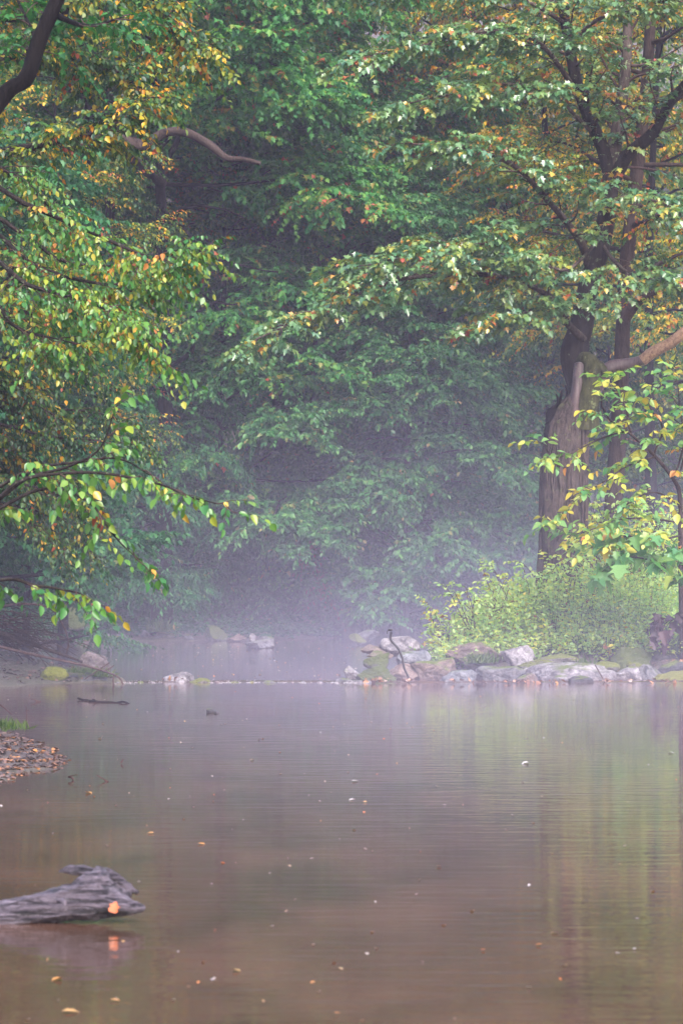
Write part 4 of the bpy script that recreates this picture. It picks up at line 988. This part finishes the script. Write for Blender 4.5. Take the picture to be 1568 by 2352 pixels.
# foam and bubbles where the water slips over the weir
R = np.random.default_rng(3); mb = MB(); V0, f0 = ico(1)
px = np.concatenate((R.uniform(250, 375, 170), R.uniform(480, 600, 330), R.uniform(638, 830, 260), R.uniform(770, 850, 200)))
for q in px[np.sin(px * .11) + .6 * np.sin(px * .31 + 1) + .3 * np.sin(px * .9) > -.6]:
    y = 35.4 + R.normal(0, .16) - .02 * math.sin(q * .05); p = P(q, 1570, y); s = R.uniform(.0008, .003)
    z = -.03 + .045 * sm(35.32, 35.62, y + .05 * np.sin(p[0] * 2.3)); z = max(z, 0)
    mb.add(V0 * (s * R.uniform(1, 5), s * 1.5, s * .8) + (p[0], y, z + .002), f0)
tag(mb.build('weir_foam', M['foam']), 'thin broken line of white foam where the water slips over the weir', 'foam', kind='stuff')
for k in range(34):
    pass
# small stones and debris on the lip
LIP = [(500, 12, 'red'), (540, 16, 'brown'), (575, 10, 'stain'), (690, 12, 'grey'), (735, 14, 'pale'), (270, 14, 'grey'), (320, 12, 'brown'), (350, 10, 'pale')]
LL = ['reddish pebble on the weir right of the mossy ledge', 'brown pebble on the weir, halfway to the round stone', 'orange stained pebble touching the round stone', 'grey pebble on the weir right of the round stone', 'pale pebble on the weir near the boulders',
      'grey pebble on the weir by the left bank', 'brown pebble on the weir between bank and craggy rock', 'pale pebble at the foot of the craggy midstream rock']
for k, (px, w_, mt_) in enumerate(LIP):
    rock('pebble', LL[k], px - w_, px + w_, 1565, 1575, 35.35, mt_, 700 + k, sub=3, cat='stone', group='pebbles on the weir', sink=.8)

# ------------------------------------------------------------------ bent rod, sticks, driftwood
def stick(name, label, pts, w0, w1, cat='stick', mat='twig', group=None, sides=7, extra=None, n=16):
    c = limb_px(pts, n); e = MB(); tube(e, c, np.linspace(pxr(w0, pts[0][2]), pxr(w1, pts[-1][2]), n), sides, .1)
    if extra:
        for q in extra:
            cc = limb_px(q[0], 8); tube(e, cc, np.linspace(pxr(q[1], q[0][0][2]), pxr(q[2], q[0][0][2]), 8), 5, .1)
    o = e.build(name, M[mat]); b = c[0]
    o.data.transform(__import__('mathutils').Matrix.Translation(-Vector(b))); o.location = b
    return tag(o, label, cat, group)
e = empty('bent_rod', P(942, 1568, 35.6), 'dark bent metal rod with a hooked top standing at the rocky waterline', 'rod')
mb = MB(); c = limb_px([(943, 1574, 35.55), (938, 1556, 35.6), (928, 1535, 35.6), (923, 1510, 35.6), (914, 1490, 35.6), (899, 1473, 35.6), (896, 1465, 35.6), (898, 1452, 35.6)], 40)
tube(mb, c, np.full(40, .016), 12); mb.build('shaft', M['metal'], e)
mb = MB(); V0, f0 = ico(3); mb.add(V0 * (.034, .03, .018) + P(896, 1447, 35.6), f0); tube(mb, limb_px([(893, 1448, 35.6), (889, 1450, 35.58), (889, 1455, 35.57)], 6), np.full(6, .010), 8); mb.build('knob', M['metal'], e)

stick('branch', 'thin bare branch arching from the brush heap down to the weir', [(-60, 1470, 34.6), (60, 1500, 34.7), (180, 1525, 34.8), (250, 1545, 34.8), (275, 1558, 34.8), (284, 1575, 34.8)], 8, 3, 'branch', extra=[([(262, 1551, 34.8), (260, 1560, 34.8), (262, 1578, 34.8)], 3, 5), ([(240, 1542, 34.8), (255, 1534, 34.8), (262, 1528, 34.8)], 3, 2), ([(196, 1560, 35), (225, 1540, 35), (252, 1522, 35)], 3, 2)])
stick('branch', 'thick dead branch lying lowest in the brush heap on the left bank', [(-60, 1440, 35.2), (30, 1462, 35.4), (90, 1485, 35.5), (150, 1506, 35.6), (190, 1520, 35.6)], 16, 4, 'branch', mat='brown_bark')
stick('branch', 'dead branch with a hooked end on top of the brush heap', [(-60, 1408, 35.3), (20, 1390, 35.5), (80, 1388, 35.6), (120, 1400, 35.7), (145, 1435, 35.8), (158, 1475, 35.8), (150, 1510, 35.8)], 7, 3, 'branch')
def brush():
    R_ = np.random.default_rng(6); mb = MB()
    e = empty('brush_heap', P(20, 1500, 36), 'tangled heap of bare grey twigs on the muddy left bank', 'brush heap')
    for k in range(70):
        a = P(R_.uniform(-60, 40), R_.uniform(1395, 1480), 35.6 + R_.normal(0, .4)); L = R_.uniform(.3, 1.1)
        an = R_.uniform(-.9, .35); c = curve_from(a, (math.cos(an), R_.normal(0, .3), math.sin(an) * .6), L, R_.uniform(-.1, .3), .15, 9)
        tube(mb, c, np.linspace(R_.uniform(.006, .014), .003, 9), 5, .1, seed=k)
        for q in range(2):
            cc = curve_from(c[4 + q * 2], c[5] - c[4] + R_.normal(0, .05, 3), L * .4, .1, .15, 5); tube(mb, cc, np.linspace(.005, .002, 5), 4)
    mb.build('twigs', M['brown_bark'], e)
brush()
stick('driftwood', 'long dark piece of driftwood floating level with the leaf strewn spit', [(206, 1610, 30.4), (230, 1613, 30.3), (262, 1614, 30.2), (290, 1620, 30.0), (318, 1625, 29.8)], 7, 3, 'driftwood', mat='black_bark', sides=8, extra=[([(268, 1615, 30.2), (285, 1612, 30.1), (302, 1620, 30)], 5, 4), ([(222, 1612, 30.3), (216, 1607, 30.3), (212, 1606, 30.3)], 4, 2)])
stick('driftwood', 'short dark scrap of driftwood just left of the long piece', [(180, 1604, 30.8), (190, 1607, 30.7), (203, 1608, 30.6)], 5, 4, 'driftwood', mat='black_bark')
stick('stick', 'forked twig standing out of the shallow water near the left bank', [(95, 1613, 30.4), (84, 1609, 30.4), (72, 1605, 30.4)], 4, 2, extra=[([(92, 1612, 30.4), (82, 1612, 30.4), (76, 1614, 30.4)], 3, 2)])
stick('stick', 'dark twig slanting down into the water at the left edge', [(-30, 1605, 27.5), (0, 1618, 27.3), (28, 1641, 27.2)], 4, 3)
stick('stick', 'small forked stick above the water below the spit', [(248, 1796, 19.25), (236, 1788, 19.3), (222, 1780, 19.3)], 5, 2, extra=[([(246, 1797, 19.2), (238, 1799, 19.2), (230, 1798, 19.2)], 3, 2)])
stick('stick', 'dark stub of a twig poking up beside the spit', [(170, 1790, 19.4), (165, 1786, 19.4), (158, 1784, 19.4), (178, 1779, 19.3)], 6, 2)
stick('stick', 'tiny lone twig in the open water right of the spit', [(278, 1752, 21), (281, 1748, 21), (284, 1744, 21)], 4, 2)
stick('stick', 'thin weed stalk standing in the water by the grassy corner', [(62, 1642, 27.8), (61, 1632, 27.8), (60, 1622, 27.8)], 3, 1.5, extra=[([(61, 1634, 27.8), (66, 1632, 27.8), (70, 1635, 27.8)], 3, 1)])
stick('stick', 'slanting dark stick leaning on the wide white slab', [(1392, 1574, 35.4), (1384, 1560, 35.5), (1376, 1545, 35.7), (1366, 1528, 35.9)], 3, 3)
R = np.random.default_rng(44)
rock('snag', 'small black lumpy snag sticking out of the pool left of centre', 474, 493, 1627, 1642, 28.2, 'dark', 901, cat='snag', planes=22, sub=4)
rock('snag', 'tiny black knob beside the lumpy snag', 490, 503, 1633, 1644, 28.0, 'dark', 902, cat='snag', planes=22, sub=3)

def log():
    d = 11.7
    e = empty('driftwood_log', P(120, 2110, d), 'weathered grey driftwood log with a pointed snout and raised horn in the near water', 'log')
    mb = MB()
    def tb_(pts, r, n=26, s=26, ro=.10, seed=0):
        c = limb_px([(a, b, dd) for a, b, dd in pts], n); tube(mb, c, spline([[x] for x in r], n)[:, 0], s, ro, seed=seed, cap0=True)
    k = d / F
    tb_([(-260, 2180, d + .1), (-120, 2140, d + .05), (0, 2104, d), (90, 2086, d), (170, 2072, d), (230, 2066, d), (275, 2078, d - .02), (305, 2084, d - .03), (332, 2086, d - .03)], [34 * k, 34 * k, 32 * k, 36 * k, 42 * k, 44 * k, 28 * k, 17 * k, 7 * k], 40, 30, .08, 1)
    tb_([(120, 2095, d), (175, 2060, d), (205, 2030, d), (222, 2010, d + .02), (226, 1998, d + .04)], [24 * k, 30 * k, 27 * k, 16 * k, 6 * k], 24, 20, .12, 2)
    tb_([(222, 2006, d + .04), (190, 1999, d + .07), (162, 1998, d + .09), (136, 2002, d + .1)], [10 * k, 12 * k, 10 * k, 3 * k], 18, 14, .15, 3)
    tb_([(218, 2000, d + .04), (250, 2008, d + .05), (275, 2024, d + .05), (300, 2042, d + .05), (318, 2050, d + .05)], [12 * k, 13 * k, 11 * k, 9 * k, 5 * k], 22, 14, .15, 4)
    tb_([(225, 2010, d), (250, 2045, d + .02), (285, 2058, d + .03), (300, 2050, d + .04)], [20 * k, 24 * k, 16 * k, 6 * k], 18, 16, .1, 5)
    tb_([(130, 2066, d - .14), (146, 2072, d - .16), (152, 2082, d - .17)], [5 * k, 6 * k, 3 * k], 8, 8, .2, 6)
    # long grain ridges
    for q in range(16):
        r = np.random.default_rng(q); yy = r.uniform(-30, 26)
        tb_([(-120, 2140 + yy * .7, d - .03), (0, 2104 + yy * .8, d - .045), (90, 2086 + yy, d - .055), (170, 2070 + yy * 1.1, d - .065), (215 + r.uniform(-20, 20), 2050 + yy * 1.1, d - .06)], [2 * k, 3.4 * k, 4 * k, 3.4 * k, 1 * k], 18, 7, .2, q)
    o = mb.build('wood', M['drift_wood'], e)
    rm = o.modifiers.new('remesh', 'REMESH'); rm.mode = 'VOXEL'; rm.voxel_size = .0035; rm.use_smooth_shade = True
    tx = bpy.data.textures.new('grain', 'CLOUDS'); tx.noise_scale = .028; tx.noise_depth = 3
    dm = o.modifiers.new('displace', 'DISPLACE'); dm.texture = tx; dm.strength = .013; dm.mid_level = .5; dm.texture_coords = 'LOCAL'
    mb = MB(); p = P(266, 2088, d - .2)
    T_ = tmpl([(.3, .0), (.5, .2), (.34, .4), (.55, .62), (.25, .7), (.2, .85)], .2, .1)
    leaves(mb, np.array([P(258, 2096, d - .1)]), np.array([(.35, .25, 1.)]), np.array([(.1, -1., .5)]), np.array([27 * k]), T_, np.array([.72]))
    o = mb.build('orange_leaf', leaf_mat('orange_leaf', [(0, (.4, .07, .012)), (1, (.42, .09, .015))], .4, .1)); tag(o, 'bright orange leaf stuck on the snout of the driftwood log', 'leaf')
log()

# ------------------------------------------------------------------ air: haze and the mist bank over the water
def vol_mat(name, dens, col):
    m = bpy.data.materials.new(name); m.use_nodes = True; nt = m.node_tree
    nt.nodes.remove(nt.nodes['Principled BSDF']); v = nt.nodes.new('ShaderNodeVolumePrincipled')
    v.inputs['Density'].default_value = dens; v.inputs['Color'].default_value = (*col, 1); v.inputs['Anisotropy'].default_value = .0
    nt.links.new(v.outputs[0], nt.nodes['Material Output'].inputs['Volume']); return m
HC = (.76, .73, 1.0)
def box(name, a, b, mat):
    V = np.array([(x, y, z) for x in (a[0], b[0]) for y in (a[1], b[1]) for z in (a[2], b[2])], float)
    f = np.array([(0, 1, 3, 2), (4, 6, 7, 5), (0, 4, 5, 1), (2, 3, 7, 6), (0, 2, 6, 4), (1, 5, 7, 3)])
    mb = MB(); mb.add(V, f); return mb.build(name, mat, None, False)
tag(box('haze', (-75, -16, -2), (75, 172, 75), vol_mat('haze_air', .0008, HC)), 'thin autumn haze filling the whole wood', 'haze', kind='stuff')
def mist():
    m = bpy.data.materials.new('mist_air'); m.use_nodes = True; nt = m.node_tree; N = nt.nodes; LK = nt.links.new
    N.remove(N['Principled BSDF']); v = N.new('ShaderNodeVolumePrincipled'); v.inputs['Color'].default_value = (*HC, 1)
    LK(v.outputs[0], N['Material Output'].inputs['Volume'])
    g = N.new('ShaderNodeNewGeometry'); sx = N.new('ShaderNodeSeparateXYZ'); LK(g.outputs['Position'], sx.inputs[0])
    def mr(src, a, b, c, d_):
        r = N.new('ShaderNodeMapRange'); r.interpolation_type = 'SMOOTHSTEP'
        for k, q in enumerate((a, b, c, d_)): r.inputs[k + 1].default_value = q
        LK(src, r.inputs[0]); return r.outputs[0]
    def op(o, a, b):
        q = N.new('ShaderNodeMath'); q.operation = o
        for k, u in enumerate((a, b)):
            if hasattr(u, 'is_output'): LK(u, q.inputs[k])
            elif u is not None: q.inputs[k].default_value = u
        return q.outputs[0]
    zf = op('EXPONENT', op('MULTIPLY', sx.outputs[2], -1 / 1.9), None)
    zf = op('MULTIPLY', zf, mr(sx.outputs[2], 9, 13, 1, 0))
    low = op('MULTIPLY', op('EXPONENT', op('MULTIPLY', sx.outputs[2], -1 / .45), None), mr(sx.outputs[1], 11, 27, 0, .55))
    low = op('MULTIPLY', low, mr(sx.outputs[1], 36, 44, 1, 0))
    yf = op('MULTIPLY', mr(sx.outputs[1], 22, 42, 0, 1), mr(sx.outputs[1], 75, 95, 1, 0))
    xf = op('MULTIPLY', mr(sx.outputs[0], -7, 3.5, .22, 1), op('MULTIPLY', mr(sx.outputs[0], -22, -16, 0, 1), mr(sx.outputs[0], 18, 24, 1, 0)))
    n = noise_tex(nt, 1.0, 2, coords(nt, (.22, .1, .45)))
    nf = mr(n.outputs[0], .3, .7, .55, 1.45)
    LK(op('MULTIPLY', op('MULTIPLY', op('ADD', op('MULTIPLY', zf, yf), low), op('MULTIPLY', xf, nf)), MIST), v.inputs['Density'])
    m.cycles.volume_step_rate = 6.0
    return m
MIST = .027
tag(box('mist', (-24, 10.5, -1.2), (24, 96, 13), mist()), 'lavender mist lying thick on the upper pool and thinning upward among the trees', 'mist', kind='stuff')
